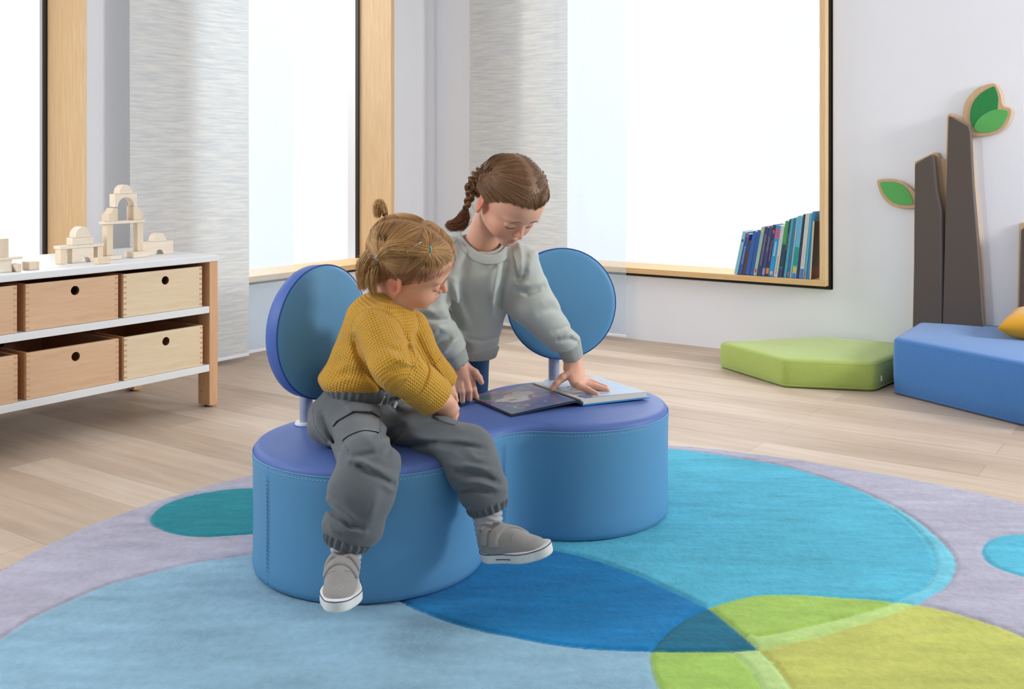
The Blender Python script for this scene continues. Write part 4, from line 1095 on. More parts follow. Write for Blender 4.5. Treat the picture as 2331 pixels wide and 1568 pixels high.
# ---- head
class Head:
    def __init__(s, O, f, u, k, chub=1.0): s.O = np.array(O, float); s.f = unit(f); s.u = unit(np.array(u)-s.f*np.dot(u, s.f)); s.s = np.cross(s.f, s.u); s.k = k; s.R = np.stack([s.f, s.s, s.u]); s.chub = chub
    def loc(s, P): return ((P-s.O)@s.R.T)/s.k
    def pt(s, f, sd, u): return s.O+s.k*(f*s.f+sd*s.s+u*s.u)
    def skull(s, q):
        d = d_ell(q, np.array((-.010, 0, .045)), np.array((.096, .076, .079)))
        d = smin(d, d_ell(q, np.array((.043, 0, .045)), np.array((.046, .060, .050))), .03)
        return d
    def face(s, P):
        q = s.loc(P); A = q.copy(); A[:, 1] = np.abs(A[:, 1]); c = s.chub
        E = lambda p, r, R=None: d_ell(A, np.array(p), np.array(r), R)
        S = lambda p, r: np.sqrt(((A-np.array(p))**2).sum(1))-r
        K = lambda a, b, ra, rb: d_cap(A, np.array(a, float), np.array(b, float), ra, rb)
        d = s.skull(q)
        d = smin(d, E((.036, 0, -.020), (.050, .053*c, .058)), .025)
        d = smin(d, E((.010, .030, -.030), (.040, .030*c, .034)), .02)          # jaw
        d = smin(d, S((.054, .032*c, -.024), .027*c), .018)                      # cheek
        d = smin(d, E((.068, 0, -.066), (.018, .020, .015)), .016)               # chin
        d = smin(d, E((.074, 0, -.040), (.016, .025, .018)), .012)               # muzzle
        d = smax(d, -S((.099, .030, .013), .0155), .012)                         # eye socket
        d = smin(d, E((.074, .030, .032), (.014, .020, .007)), .012)             # brow
        d = smin(d, E((.0738, .0295, .0105), (.0128, .0158, .0118)), .003)        # lowered eyelid
        d = smax(d, -K((.0872, .017, .0030), (.0835, .042, .0040), .0010, .0010), .0016)   # lid crease at the lashes
        d = smin(d, K((.083, 0, .018), (.1005, 0, -.011), .0060, .0082), .008)   # nose
        d = smin(d, S((.0915, .0080, -.0145), .0062), .004)
        d = smax(d, -S((.0985, .0048, -.0208), .0026), .002)
        d = smin(d, K((.0905, 0, -.0365), (.0845, .0165, -.0405), .0048, .0026), .005)       # upper lip
        d = smin(d, K((.0890, 0, -.0465), (.0840, .0140, -.0435), .0056, .0030), .005)       # lower lip
        d = smax(d, -K((.0955, 0, -.0412), (.0880, .0185, -.0420), .0016, .0012), .002)      # mouth line
        # ear
        q2 = A-np.array((-.006, .074, -.006)); ca, sa = math.cos(.45), math.sin(.45)
        e = np.stack([q2[:, 0]*ca+q2[:, 1]*sa, -q2[:, 0]*sa+q2[:, 1]*ca, q2[:, 2]+.12*q2[:, 0]], 1)
        ear = d_ell(e, np.array((-.006, .001, .003)), np.array((.0210, .0078, .0300)))
        ear = smax(ear, -d_ell(e, np.array((.000, .0090, .005)), np.array((.0140, .0082, .0215))), .002)
        ear = smin(ear, d_ell(e, np.array((-.006, .000, -.001)), np.array((.0055, .0050, .015))), .003)
        ear = smax(ear, -d_ell(e, np.array((.004, .006, -.003)), np.array((.0058, .0075, .0085))), .002)
        ear = smin(ear, d_ell(e, np.array((.002, .000, -.019)), np.array((.008, .0055, .008))), .005)
        d = smin(d, ear, .006)
        return d*s.k
    def surf(s, sd, u):
        f = np.linspace(.125, .05, 300); P = s.O+s.k*(f[:, None]*s.f+sd*s.s+u*s.u); v = s.face(P); k = int(np.argmax(v < 0)); return P[k]
    LINE = (np.radians([0, 22, 40, 56, 70, 82, 92, 104, 118, 135, 155, 180]), np.array([.080, .081, .077, .064, .038, .012, .020, .018, -.012, -.036, -.052, -.056]))
    def hair_u(s, q): return np.interp(np.arctan2(np.abs(q[:, 1]), q[:, 0]), *s.LINE)+.0016*np.sin(q[:, 1]*330+1)+.0012*np.sin(q[:, 0]*420+q[:, 1]*170)
    def hair_tint(s, V, hair_c, skin_c, w=.011): e = np.exp(-np.maximum(s.loc(V)[:, 2]-s.hair_u(s.loc(V)), 0)/w)[:, None]*.8; return hair_c*(1-e)+skin_c*e
    def cap(s, P, th=.0055):
        q = s.loc(P); d = s.skull(q); th = .0008+(th-.0008)*np.clip((q[:, 2]-s.hair_u(q))/.022, 0, 1)
        neck = d_ell(q, np.array((-.045, 0, -.02)), np.array((.045, .058, .06))); d = smin(d, neck, .02)
        lim = (s.hair_u(q)-q[:, 2])*.8
        return smax(np.maximum(d-th, -(d+.006)), lim, .006)*s.k
    def shell(s, dirs, off):
        """points on the scalp in given local directions from the skull's middle, lifted by off"""
        c = np.array((-.012, 0, .035)); lo = np.full(len(dirs), .02); hi = np.full(len(dirs), .16)
        for _ in range(22):
            m = (lo+hi)/2; q = c+dirs*m[:, None]; d = s.skull(q); d = smin(d, d_ell(q, np.array((-.045, 0, -.02)), np.array((.045, .058, .06))), .02)-off
            lo = np.where(d < 0, m, lo); hi = np.where(d < 0, hi, m)
        return c+dirs*((lo+hi)/2)[:, None]
    def dir_to(s, p): return unit(np.array(p)-np.array((-.012, 0, .035)))
def strands(paths, r0, r1, seg=4):
    """many hairs as one mesh; paths (N, K, 3) in sculpting space"""
    N, K, _ = paths.shape; T = np.gradient(paths, axis=1); T /= np.linalg.norm(T, axis=2)[..., None]+1e-12
    ref = np.where(np.abs(T[..., 2:3]) < .9, np.array((0, 0, 1.)), np.array((1., 0, 0))); U = np.cross(T, ref); U /= np.linalg.norm(U, axis=2)[..., None]+1e-12; Wv = np.cross(T, U)
    t = np.linspace(0, 1, K); rad = (r0*(1-t)+r1*t)*(.35+.65*np.clip(t*5, 0, 1))
    V = np.stack([paths+rad[None, :, None]*(math.cos(2*math.pi*k/seg)*U+math.sin(2*math.pi*k/seg)*Wv) for k in range(seg)], 2)
    idx = np.arange(N*K*seg).reshape(N, K, seg)
    Q = np.stack([idx[:, :-1, :], np.roll(idx[:, :-1, :], -1, 2), np.roll(idx[:, 1:, :], -1, 2), idx[:, 1:, :]], -1).reshape(-1, 4)
    return V.reshape(-1, 3), Q, np.repeat(np.arange(N), K*seg), np.tile(np.repeat(t, seg), N)
def slerp_paths(h, D0, D1, K, off, lift=None):
    t = np.linspace(0, 1, K); om = np.arccos(np.clip((D0*D1).sum(1), -1, 1)); so = np.sin(om)+1e-9
    A = (np.sin((1-t)[None]*om[:, None])/so[:, None])[..., None]*D0[:, None]+(np.sin(t[None]*om[:, None])/so[:, None])[..., None]*D1[:, None]
    A /= np.linalg.norm(A, axis=2)[..., None]
    N = len(D0); o = np.broadcast_to(off, (N, K)).reshape(-1)
    q = h.shell(A.reshape(-1, 3), o)
    return (h.O+h.k*(q@h.R)).reshape(N, K, 3)
def hair_mesh(name, paths, r0, r1, base_cols, parent, m, seed=0, seg=3):
    V, Q, ids, t = strands(paths, r0, r1, seg); r = np.random.RandomState(seed); N = len(paths)
    f = r.uniform(0, 1, N)[ids][:, None]; c = base_cols[0]*(1-f)+base_cols[1]*f
    c = c*(1+.11*(r.normal(0, 1, N)[ids][:, None]).clip(-1.5, 1.5))
    return make(name, to_room(V), Q, m, parent, cols=np.clip(c, 0, 1))
# ------------------------------------------------------------------ materials for people
M['skin'] = attr_mat('skin', rough=.48, spec=.35, var=.035, nscale=60, bump=.04, bscale=700)
bs = M['skin'].node_tree.nodes['Principled BSDF']; bs.inputs['Subsurface Weight'].default_value = .18
bs.inputs['Subsurface Radius'].default_value = (.010, .004, .002); bs.inputs['Subsurface Scale'].default_value = 1.0
M['hair'] = attr_mat('hair', rough=.42, spec=.45)
M['lash'] = mat('eyelash', (64, 42, 32), .6)
def knit_material(name, col, pitch, strength, rib=False):
    m, t, b = new_mat(name)
    a = t.nodes.new('ShaderNodeAttribute'); a.attribute_name = 'knit'
    sp = t.nodes.new('ShaderNodeSeparateXYZ'); t.links.new(a.outputs['Vector'], sp.inputs[0])
    def wave(out, p):
        mu = t.nodes.new('ShaderNodeMath'); mu.operation = 'MULTIPLY'; mu.inputs[1].default_value = 2*math.pi/p; t.links.new(out, mu.inputs[0])
        si = t.nodes.new('ShaderNodeMath'); si.operation = 'COSINE'; t.links.new(mu.outputs[0], si.inputs[0]); return si.outputs[0]
    mx = t.nodes.new('ShaderNodeMath'); mx.operation = 'MAXIMUM'
    wa, wb_ = wave(sp.outputs['X'], pitch), wave(sp.outputs['Y'], pitch)
    if rib: mx.operation = 'MULTIPLY'; mx.inputs[0].default_value = 1.0; t.links.new(wb_, mx.inputs[1])
    else: t.links.new(wa, mx.inputs[0]); t.links.new(wb_, mx.inputs[1])
    bp = t.nodes.new('ShaderNodeBump'); bp.inputs['Strength'].default_value = strength; bp.inputs['Distance'].default_value = .0022
    t.links.new(mx.outputs[0], bp.inputs['Height']); t.links.new(bp.outputs[0], b.inputs['Normal'])
    n = noise_node(t, 40, 3); mr = t.nodes.new('ShaderNodeMix'); mr.data_type = 'RGBA'; c = lin(col)
    mr.inputs['A'].default_value = tuple(v*.92 for v in c[:3])+(1,); mr.inputs['B'].default_value = tuple(min(1, v*1.08) for v in c[:3])+(1,)
    t.links.new(n.outputs['Fac'], mr.inputs['Factor']); t.links.new(mr.outputs['Result'], b.inputs['Base Color'])
    b.inputs['Roughness'].default_value = .9; b.inputs['Specular IOR Level'].default_value = .15; b.inputs['Sheen Weight'].default_value = .2
    return m
M['waffle'] = knit_material('mustard_waffle_knit', (214, 162, 58), .0072, .7)
M['rib'] = knit_material('sage_rib_knit', (180, 186, 180), .0024, .5, True)
M['sweat'] = mat('sage_sweatshirt', (186, 191, 185), .92, .02, 60, bump=.12, bscale=700, sheen=.25, spec=.15)
M['chino'] = mat('slate_grey_cotton', (100, 106, 110), .88, .04, 120, bump=.25, bscale=900, sheen=.2, spec=.2)
M['chino_dk'] = mat('slate_grey_elastic', (92, 98, 102), .9, .05, 120, bump=.25, bscale=900, sheen=.2, spec=.2)
M['jeans'] = mat('blue_denim', (50, 76, 108), .9, .08, 200, (1, 1, .2), bump=.25, bscale=800, spec=.2)
M['sock'] = mat('heather_grey_sock', (176, 178, 182), .95, .06, 200, bump=.35, bscale=700, sheen=.3)
M['canvas'] = mat('grey_canvas', (150, 148, 144), .92, .06, 150, bump=.35, bscale=1100, sheen=.15)
M['rubber'] = mat('white_rubber', (226, 226, 220), .55, .02, 30)
M['navy'] = mat('navy_stripe', (52, 72, 120), .6)
M['shoe_dk'] = mat('navy_canvas', (52, 62, 84), .9, .05, 100)
M['elastic_bl'] = mat('black_elastic', (26, 24, 26), .7)
M['elastic_tl'] = mat('teal_elastic', (84, 196, 186), .5)
M['pin'] = mat('silver_hairpin', (190, 190, 192), .3, metal=.9)
Ln = lambda c: np.array(lin(c)[:3])
def skin_cols(h, tone, ear, lip):
    t, e, l = Ln(tone), Ln(ear), Ln(lip)
    def f(V):
        q = h.loc(V); A = np.abs(q[:, 1]); c = np.tile(t, (len(V), 1))
        mix = lambda c, k, w: c*(1-w[:, None])+k*w[:, None]
        G = lambda p, r: np.exp(-(((q[:, 0]-p[0])**2+(A-p[1])**2+(q[:, 2]-p[2])**2)/r**2))
        c = mix(c, e, .85*G((-.008, .082, -.002), .026)); c = mix(c, e, .42*G((.066, .042, -.024), .024)); c = mix(c, e, .30*G((.100, .0, -.012), .012))
        lipd = np.minimum(np.abs(q[:, 2]+.0375)/.0048, np.abs(q[:, 2]+.0460)/.0052)
        w = np.exp(-lipd**2)*np.clip(1-(A/.0165)**4, 0, 1)*(q[:, 0] > .078); c = mix(c, l, .8*w)
        brow = np.exp(-((q[:, 2]-(.0285-.22*np.abs(A-.028)))/.0024)**2)*np.clip(1-((A-.029)/.0165)**4, 0, 1)*(q[:, 0] > .06)
        c = mix(c, t*np.array((.62, .54, .48)), .35*brow)
        return c
    return f
def finger(F, pts, r0, r1, k=.004): return F.chain(pts, list(np.linspace(r0, r1, len(pts))), k)
def lash_lines(h, parent):
    for sg in (1, -1):
        tt = np.linspace(0, 1, 15)
        P = np.array([h.surf(sg*(.0165+.0265*t), .0048-.0042*math.sin(math.pi*t)**.8+.0012*t) for t in tt])
        P = P+h.k*.0004*h.f
        mb = MB(); mb.tube(to_room(P), [.0004+.0009*math.sin(math.pi*(.08+.8*t))*(.6+.4*t) for t in tt], 6)
        for i in range(1, 15):
            a = P[i]; b = a+h.k*(.0026*h.f+sg*.0016*(tt[i]-.35)*h.s-.0021*h.u); m_ = (a+b)/2-h.k*.0006*h.u
            mb.tube(to_room(np.array([a, m_, b])), [.00036, .00026, .0001], 4)
        build(mb, 'eyelashes', M['lash'], parent, smooth=True)
        Q = np.array([h.surf(sg*(.013+.030*t), .0330+.0050*math.sin(math.pi*min(1, t*1.1))-.004*t) for t in np.linspace(0, 1, 22)])
        n_ = 5; r_ = np.random.RandomState(3); pth = []
        for i in range(len(Q)-4):
            for _ in range(n_): o = r_.normal(0, .0011, 3); pth.append(np.array([Q[i]+o-h.k*.0004*h.f, Q[i+2]+o+h.k*.0007*h.f, Q[i+4]+o*1.1+h.k*.0002*h.f]))
        hair_mesh('eyebrow', np.array(pth), .0003, .00015, [Ln((168, 122, 86)), Ln((138, 96, 66))], parent, M['hair'], 5)
def ring_gather(name, c, ax, r, ln, teeth, amp, m, parent, squash=1.0, side=(1, 0, 0)):
    ax = unit(ax); s_ = unit(np.array(side)-ax*np.dot(side, ax)); n_ = np.cross(ax, s_); V = []; Fc = []; seg = teeth*8; K = 9
    for j in range(K):
        t = j/(K-1); h_ = (t-.5)*ln; bulge = .10*math.sin(math.pi*t)
        for k in range(seg):
            a = 2*math.pi*k/seg; rr = r*(.94+bulge)+amp*math.cos(a*teeth+.6*math.sin(3*a)+.4*math.sin(5*a+t))*(.4+.6*math.sin(math.pi*t))
            V.append(c+ax*h_+s_*math.cos(a)*rr+n_*math.sin(a)*rr*squash)
    for j in range(K-1):
        for k in range(seg): Fc.append((j*seg+k, j*seg+(k+1) % seg, (j+1)*seg+(k+1) % seg, (j+1)*seg+k))
    n0 = len(V)                                           # close towards the inside
    for j in (0, K-1):
        for k in range(seg):
            p = V[j*seg+k]; cc = c+ax*((j/(K-1)-.5)*ln); V.append(cc+(p-cc)*.72)
        o_ = len(V)-seg
        for k in range(seg): Fc.append((j*seg+k, j*seg+(k+1) % seg, o_+(k+1) % seg, o_+k))
    return make(name, to_room(np.array(V)), Fc, m, parent)
def shoe(parent, O, x, up, L, m_up, straps=True, label=None, slant=0.0):
    """low canvas sneaker: O sole centre under the heel, x towards the toe"""
    x = unit(x); z = unit(np.array(up)-x*np.dot(up, x)); y = np.cross(z, x); R = np.stack([x, y, z]); k = L/.165; O = np.array(O, float)
    loc = lambda P: ((P-O)@R.T)/k
    w = lambda a, b, c: O+k*(a*x+b*y+c*z)
    def upper(q):
        d = d_ell(q, np.array((.034, 0, .036)), np.array((.035, .0320, .040)))
        d = smin(d, d_ell(q, np.array((.068, 0, .030)), np.array((.050, .0340, .035))), .02)
        d = smin(d, d_ell(q, np.array((.113, .001, .020)), np.array((.043, .0335, .023))), .02)
        d = smax(d, -d_ell(q, np.array((.034, 0, .084)), np.array((.028, .024, .022))), .006)
        return d
    def sole2(q, g=0.0):
        def c2(a, b, r0, r1):
            a, b = np.array(a), np.array(b); e = b-a; t = np.clip(((q[:, :2]-a)@e)/(e@e), 0, 1); p = q[:, :2]-a-t[:, None]*e; return np.sqrt((p*p).sum(1))-(r0+(r1-r0)*t)
        return smin(c2((.0335, 0.), (.104, .003), .0335, .0385), c2((.104, .003), (.139, .001), .0385, .0285), .02)-g
    lo = np.array((-.012, -.052, -.008)); hi = np.array((.178, .052, .098))
    box = np.array([w(a, b, c) for a in (lo[0], hi[0]) for b in (lo[1], hi[1]) for c in (lo[2], hi[2])]); LO, HI = box.min(0), box.max(0)
    root = sculpt('shoe', lambda P, cut=None: (lambda q: smax(upper(q), .012-q[:, 2], .002)*k)(loc(P)), LO, HI, .0024, m_up, parent)
    if label: root['label'] = label
    sculpt('sole', lambda P, cut=None: (lambda q: smax(sole2(q), np.abs(q[:, 2]-.012-.004*np.clip((q[:, 0]-.12)/.04, 0, 1)**2)-.0125, .005)*k)(loc(P)), LO, HI, .0022, M['rubber'], root)
    ang = np.linspace(0, 2*math.pi, 80, endpoint=False); out = []
    for a in ang:                                        # outline of the sole for the stripes
        dr = np.array((math.cos(a), math.sin(a))); r = .02
        c0 = np.array((.078, .001)); lo_, hi_ = .01, .13
        for _ in range(24):
            m_ = (lo_+hi_)/2; q = np.array([[*(c0+dr*m_), 0]]); lo_, hi_ = (m_, hi_) if sole2(q)[0] < 0 else (lo_, m_)
        out.append(c0+dr*lo_)
    mb = MB(); mb.tube(to_room(np.array([w(p[0], p[1], .0215+.004*max(0, (p[0]-.12)/.04)**2) for p in out])), .0011*k, 5, closed=True)
    build(mb, 'stripe', M['navy'] if straps else M['rubber'], root, smooth=True)
    if straps:
        for sg in (1, -1):
            pts = [p for p in out if .045 < p[0] < .085 and p[1]*sg > 0]; pts.sort(key=lambda p: p[0])
            mb = MB(); mb.tube(to_room(np.array([w(p[0], p[1]+sg*.0004, .011) for p in pts])), .0011*k, 5); build(mb, 'side_dash', M['navy'], root, smooth=True)
        for c, tilt in ((.050, .30), (.075, .25)):
            def st(P, cut=None, c=c, tilt=tilt):
                q = loc(P); b = upper(q); s_ = q[:, 0]-slant*q[:, 1]+tilt*(q[:, 2]-.050)-c
                side_ = np.maximum(.034-q[:, 2], 0)
                return smax(smax(smax(b-.0048, -(b+.002), .001), np.abs(s_)-.0095, .004), .038+.10*np.abs(q[:, 1])-(c-.05)*.16-q[:, 2], .004)*k
            sculpt('strap', st, LO, HI, .0018, m_up, root)
        def rim(P, cut=None):                              # padded collar round the ankle
            q = loc(P); b = upper(q); e = d_ell(q, np.array((.034, 0, .084)), np.array((.028, .024, .022)))
            return (np.sqrt(b**2+e**2)-.0035)*k
        sculpt('collar', rim, LO, HI, .0018, m_up, root)
        mb = MB()
        for sg in (1, -1):                                 # vamp seams fanning from the straps to the toe box
            P = [np.array((a, sg*(.010+.018*t), +.040-.022*t)) for t, a in zip(np.linspace(0, 1, 8), np.linspace(.094, .088, 8))]
            q = np.array(P)
            for _ in range(12): q[:, 2] -= upper(q)*.7
            mb.tube(to_room(np.array([w(*p) for p in q])), .0011*k, 5)
        build(mb, 'vamp_seam', m_up, root, smooth=True)
    return root
def hide_inside(v): return v
# ------------------------------------------------------------------ the toddler sitting on the left lobe
rad_ = math.radians
def head_axes(f, u, roll, pitch):
    f, u = np.array(f, float), np.array(u, float); s_ = np.cross(f, u)
    u1 = u*math.cos(roll)+s_*math.sin(roll); s1 = s_*math.cos(roll)-u*math.sin(roll)
    f2 = f*math.cos(pitch)-u1*math.sin(pitch); u2 = u1*math.cos(pitch)+f*math.sin(pitch)
    return f2, u2
f_, u_ = head_axes((math.cos(rad_(9)), -math.sin(rad_(9)), 0), (0, 0, 1), rad_(26), rad_(27))
TH = Head(J(925, 612, 2.56), f_, u_, 1.06, 1.08)
TH.LINE = (TH.LINE[0], np.array([.074, .073, .064, .048, .026, .008, .020, .018, -.012, -.036, -.052, -.056]))
Bd = Field()
Bd.add(lambda P: TH.face(P), TH.pt(.0, 0, .02), .155, .01)
nb = J(893, 700, 2.565)
Bd.cap(TH.pt(-.022, 0, -.045), nb, .044, .046, k=.03)
Bd.elc(J(862, 745, 2.56), J(825, 890, 2.59), (.060, .058), (.062, .060), (1, 0, 0), .03)
Bd.ell(J(815, 945, 2.585), (.075, .070, .036), k=.02)
# near arm and hand
Bd.chain([nb, J(862, 738, 2.505), J(897, 832, 2.425), J(972, 890, 2.462)], [.035, .034, .030, .027], .02)
wr, kn = J(988, 903, 2.47), J(1019, 929, 2.515)
Bd.chain([J(972, 890, 2.462), wr, kn], [.027, .025, .027], .012)
Bd.ell((wr+kn)/2+np.array((0.004, -.004, .003)), (.030, .026, .022), k=.012)
for i, (a, b, c) in enumerate((((1031, 925, 2.545), (1037, 942, 2.555), (1033, 958, 2.55)), ((1027, 931, 2.53), (1033, 949, 2.54), (1026, 966, 2.535)), ((1020, 936, 2.515), (1024, 954, 2.52), (1016, 968, 2.515)), ((1011, 938, 2.50), (1012, 953, 2.505), (1004, 964, 2.505)))):
    finger(Bd, [J(*a), J(*b), J(*c)], .0095-.0006*(i == 3), .0075)
finger(Bd, [J(1012, 914, 2.53), J(1030, 918, 2.575), J(1040, 930, 2.60)], .0095, .0078)
# far arm and hand
Bd.chain([nb, J(925, 742, 2.64), J(968, 822, 2.655), J(1006, 868, 2.655)], [.034, .032, .028, .025], .02)
Bd.chain([J(1006, 868, 2.655), J(1016, 888, 2.665)], [.024, .024], .01)
for i, x in enumerate((1008, 1015, 1022, 1029)):
    finger(Bd, [J(x, 896, 2.665+.008*i), J(x+3, 914, 2.675+.008*i), J(x+4, 928-2*i, 2.67+.008*i)], .0088, .0072)
finger(Bd, [J(1024, 884, 2.66), J(1034, 900, 2.665), J(1038, 912, 2.665)], .009, .0075)
# legs (inside the trousers)
Bd.chain([J(800, 950, 2.53), J(838, 1062, 2.285), J(806, 1180, 2.235), J(789, 1262, 2.228)], [.034, .040, .030, .024], .02)
Bd.chain([J(900, 968, 2.59), J(1072, 1032, 2.41), J(1098, 1130, 2.385), J(1112, 1200, 2.372)], [.034, .040, .030, .024], .02)
kid = sculpt('person', Bd, (-.50, 2.13, .15), (-.02, 2.80, .90), .0021, M['skin'], cols=skin_cols(TH, (224, 170, 140), (214, 124, 98), (198, 112, 104)), origin=C(-.37, 2.56, .316))
tag(kid, 'toddler in mustard knit top and grey trousers sitting on the left of the bench', 'person')
lash_lines(TH, kid)

# hair: close cap, short down at the sides, three bunches
hb = [Ln((222, 180, 122)), Ln((178, 132, 84))]; hd = [Ln((186, 136, 94)), Ln((150, 104, 70))]
cap_c = Ln((156, 114, 76))
hair = sculpt('hair', lambda P, cut=None: TH.cap(P, .004), TH.pt(0, 0, .03)-.15, TH.pt(0, 0, .03)+.15, .0028, M['hair'], kid, cols=lambda V: TH.hair_tint(V, cap_c, Ln((216, 160, 128)), .016))
rs = np.random.RandomState(11)
def scalp_points(h, n, rs):
    d = rs.normal(0, 1, (n*3, 3)); d /= np.linalg.norm(d, axis=1)[:, None]
    q = h.shell(d, np.full(len(d), .004)); ok = q[:, 2] > h.hair_u(q)-.001; return d[ok][:n], q[ok][:n]
D0, Q0 = scalp_points(TH, 13000, rs)
g_front = TH.dir_to((.026, .050, .104)); g_back = TH.dir_to((-.056, .062, .048)); g_front2 = TH.dir_to((.024, -.050, .104)); g_top = TH.dir_to((-.080, -.034, .076))
near = Q0[:, 1] > 0
low = Q0[:, 2] < np.where(Q0[:, 0] > 0, .066+.25*(Q0[:, 0]-.03).clip(0), .036)            # short loose hair below the bunches
G_ = np.where(near[:, None], np.where((Q0[:, 0] > -.006)[:, None], g_front, g_back), np.where((Q0[:, 0] > -.006)[:, None], g_front2, g_top))
low = Q0[:, 2]+rs.normal(0, .006, len(Q0)) < np.where(Q0[:, 0] > 0, .066+.25*(Q0[:, 0]-.03).clip(0), .036)
up = ~low
low &= rs.uniform(0, 1, len(Q0)) < np.where(Q0[:, 0] > .025, .42, .8)
K = 9
lift = .0022+.003*rs.uniform(0, 1, (up.sum(), 1))+.004*np.linspace(0, 1, K)[None]**3+.004*np.sin(np.linspace(0, np.pi, K))[None]
hair_mesh('hair_strands', slerp_paths(TH, D0[up], G_[up], K, lift), .00048, .0004, hb, hair, M['hair'], 1)
# loose short strands comb forward and down
dl = D0[low]; ql = Q0[low]
tgt = ql+np.stack([np.where(ql[:, 0] > .03, .010, -.006)+rs.normal(0, .006, len(ql)), .012*np.sign(ql[:, 1]), -.028-.014*rs.uniform(0, 1, len(ql))], 1)
tgt[:, 2] = np.maximum(tgt[:, 2], TH.hair_u(tgt)-.010)
td = tgt-np.array((-.012, 0, .035)); td /= np.linalg.norm(td, axis=1)[:, None]
hair_mesh('hair_strands', slerp_paths(TH, dl, td, 6, np.linspace(.0042, .0050, 6)[None]+.0012*rs.uniform(0, 1, (len(dl), 1))), .00045, .0002, hd, hair, M['hair'], 2)
# the front lock runs back from its elastic to the lower bunch
gp, bp2 = TH.shell(np.array([g_front]), np.array([.014]))[0], TH.shell(np.array([g_back]), np.array([.012]))[0]
def bundle(ctrl, n, spread, seed, K=12):
    r = np.random.RandomState(seed); c = catmull(np.array(ctrl), 6, False); idx_ = np.linspace(0, len(c)-1, K); base = np.stack([np.interp(idx_, np.arange(len(c)), c[:, i]) for i in range(3)], 1)
    sp = np.interp(np.linspace(0, 1, K), np.linspace(0, 1, len(spread)), spread); o = r.normal(0, 1, (n, 3)); o /= np.maximum(1, np.linalg.norm(o, axis=1)/1.4)[:, None]; o2 = r.normal(0, .35, (n, 3))
    t = np.linspace(0, 1, K)[None, :, None]; ln = 1-.22*r.uniform(0, 1, (n, 1, 1))
    P = base[None]+sp[None, :, None]*(o[:, None]+o2[:, None]*np.sin(t*5+r.uniform(0, 6, (n, 1, 1))))
    return P
PT = lambda *p: TH.pt(*p)
side_at = lambda a, up_: TH.pt(*TH.shell(np.array([TH.dir_to(a)]), np.array([up_]))[0])
lock = bundle([PT(*gp), side_at((.010, .056, .098), .013), side_at((-.022, .062, .090), .014), side_at((-.050, .062, .072), .013), PT(*bp2)], 900, [.003, .008, .0105, .009, .003], 3)
hair_mesh('hair_strands', lock, .00045, .00045, [Ln((222, 180, 118)), Ln((184, 136, 82))], hair, M['hair'], 3)
def bunch(name, root_q, ctrl, n, spread, seed):
    r_ = bundle([PT(*root_q)]+ctrl, n, spread, seed)
    hair_mesh(name, r_, .0005, .0002, [Ln((230, 190, 130)), Ln((188, 142, 90))], kid, M['hair'], seed)
bunch('hair_bunch', bp2, [J(862, 572, 2.49), J(840, 582, 2.50), J(826, 612, 2.505), J(824, 655, 2.51)], 430, [.003, .006, .010, .012, .010, .007], 4)
bunch('hair_bunch', bp2, [J(862, 588, 2.49), J(850, 612, 2.49), J(845, 642, 2.495), J(852, 672, 2.50)], 260, [.003, .006, .009, .009, .005], 14)
tq = TH.shell(np.array([g_top]), np.array([.010]))[0]; tp = TH.pt(*tq)
tdir = unit(tp-TH.pt(-.012, 0, .035)); tx = np.array((-.020, .0, -.002))
bunch('hair_bunch', tq, [tp+tdir*.012+np.array((0, 0, .006)), tp+tdir*.020+np.array((-.004, 0, .012)), tp+tdir*.026+np.array((-.006, 0, .004)), tp+tdir*.024+np.array((-.010, 0, -.018))], 500, [.003, .005, .008, .009, .006], 5)
def hair_ring(name, c, ax, r, th, m):
    ax = unit(ax); s_ = unit(np.cross(ax, (0, 0, 1.)) if abs(ax[2]) < .9 else np.cross(ax, (1., 0, 0))); n_ = np.cross(ax, s_)
    mb = MB(); mb.tube(to_room(np.array([c+r*(math.cos(a)*s_+math.sin(a)*n_) for a in np.linspace(0, 2*math.pi, 24, endpoint=False)])), th, 8, closed=True)
    return build(mb, name, m, kid, smooth=True)
ft = PT(*gp); hair_ring('hair_elastic', ft+.002*unit(ft-TH.pt(0, 0, .04)), side_at((.005, .056, .098), .013)-ft, .0056, .0022, M['elastic_tl'])['label'] = 'teal hair elastic'
bt_ = PT(*bp2); hair_ring('hair_elastic', bt_+np.array((-.004, -.004, .0)), J(862, 574, 2.49)-bt_, .0050, .0016, M['sock'])
hair_ring('hair_elastic', tp+tdir*.006, tdir, .0058, .0020, M['elastic_bl'])
mb = MB(); cpn = side_at((-.006, .058, .097), .026); pd_ = unit(side_at((.03, .030, .12), .02)-side_at((-.01, .075, .07), .02))
mb.tube(to_room(np.array([cpn-pd_*.023, cpn-pd_*.008+.001*TH.u, cpn+pd_*.008+.001*TH.u, cpn+pd_*.021])), .0011, 6); build(mb, 'hairpin', M['pin'], kid, smooth=True)

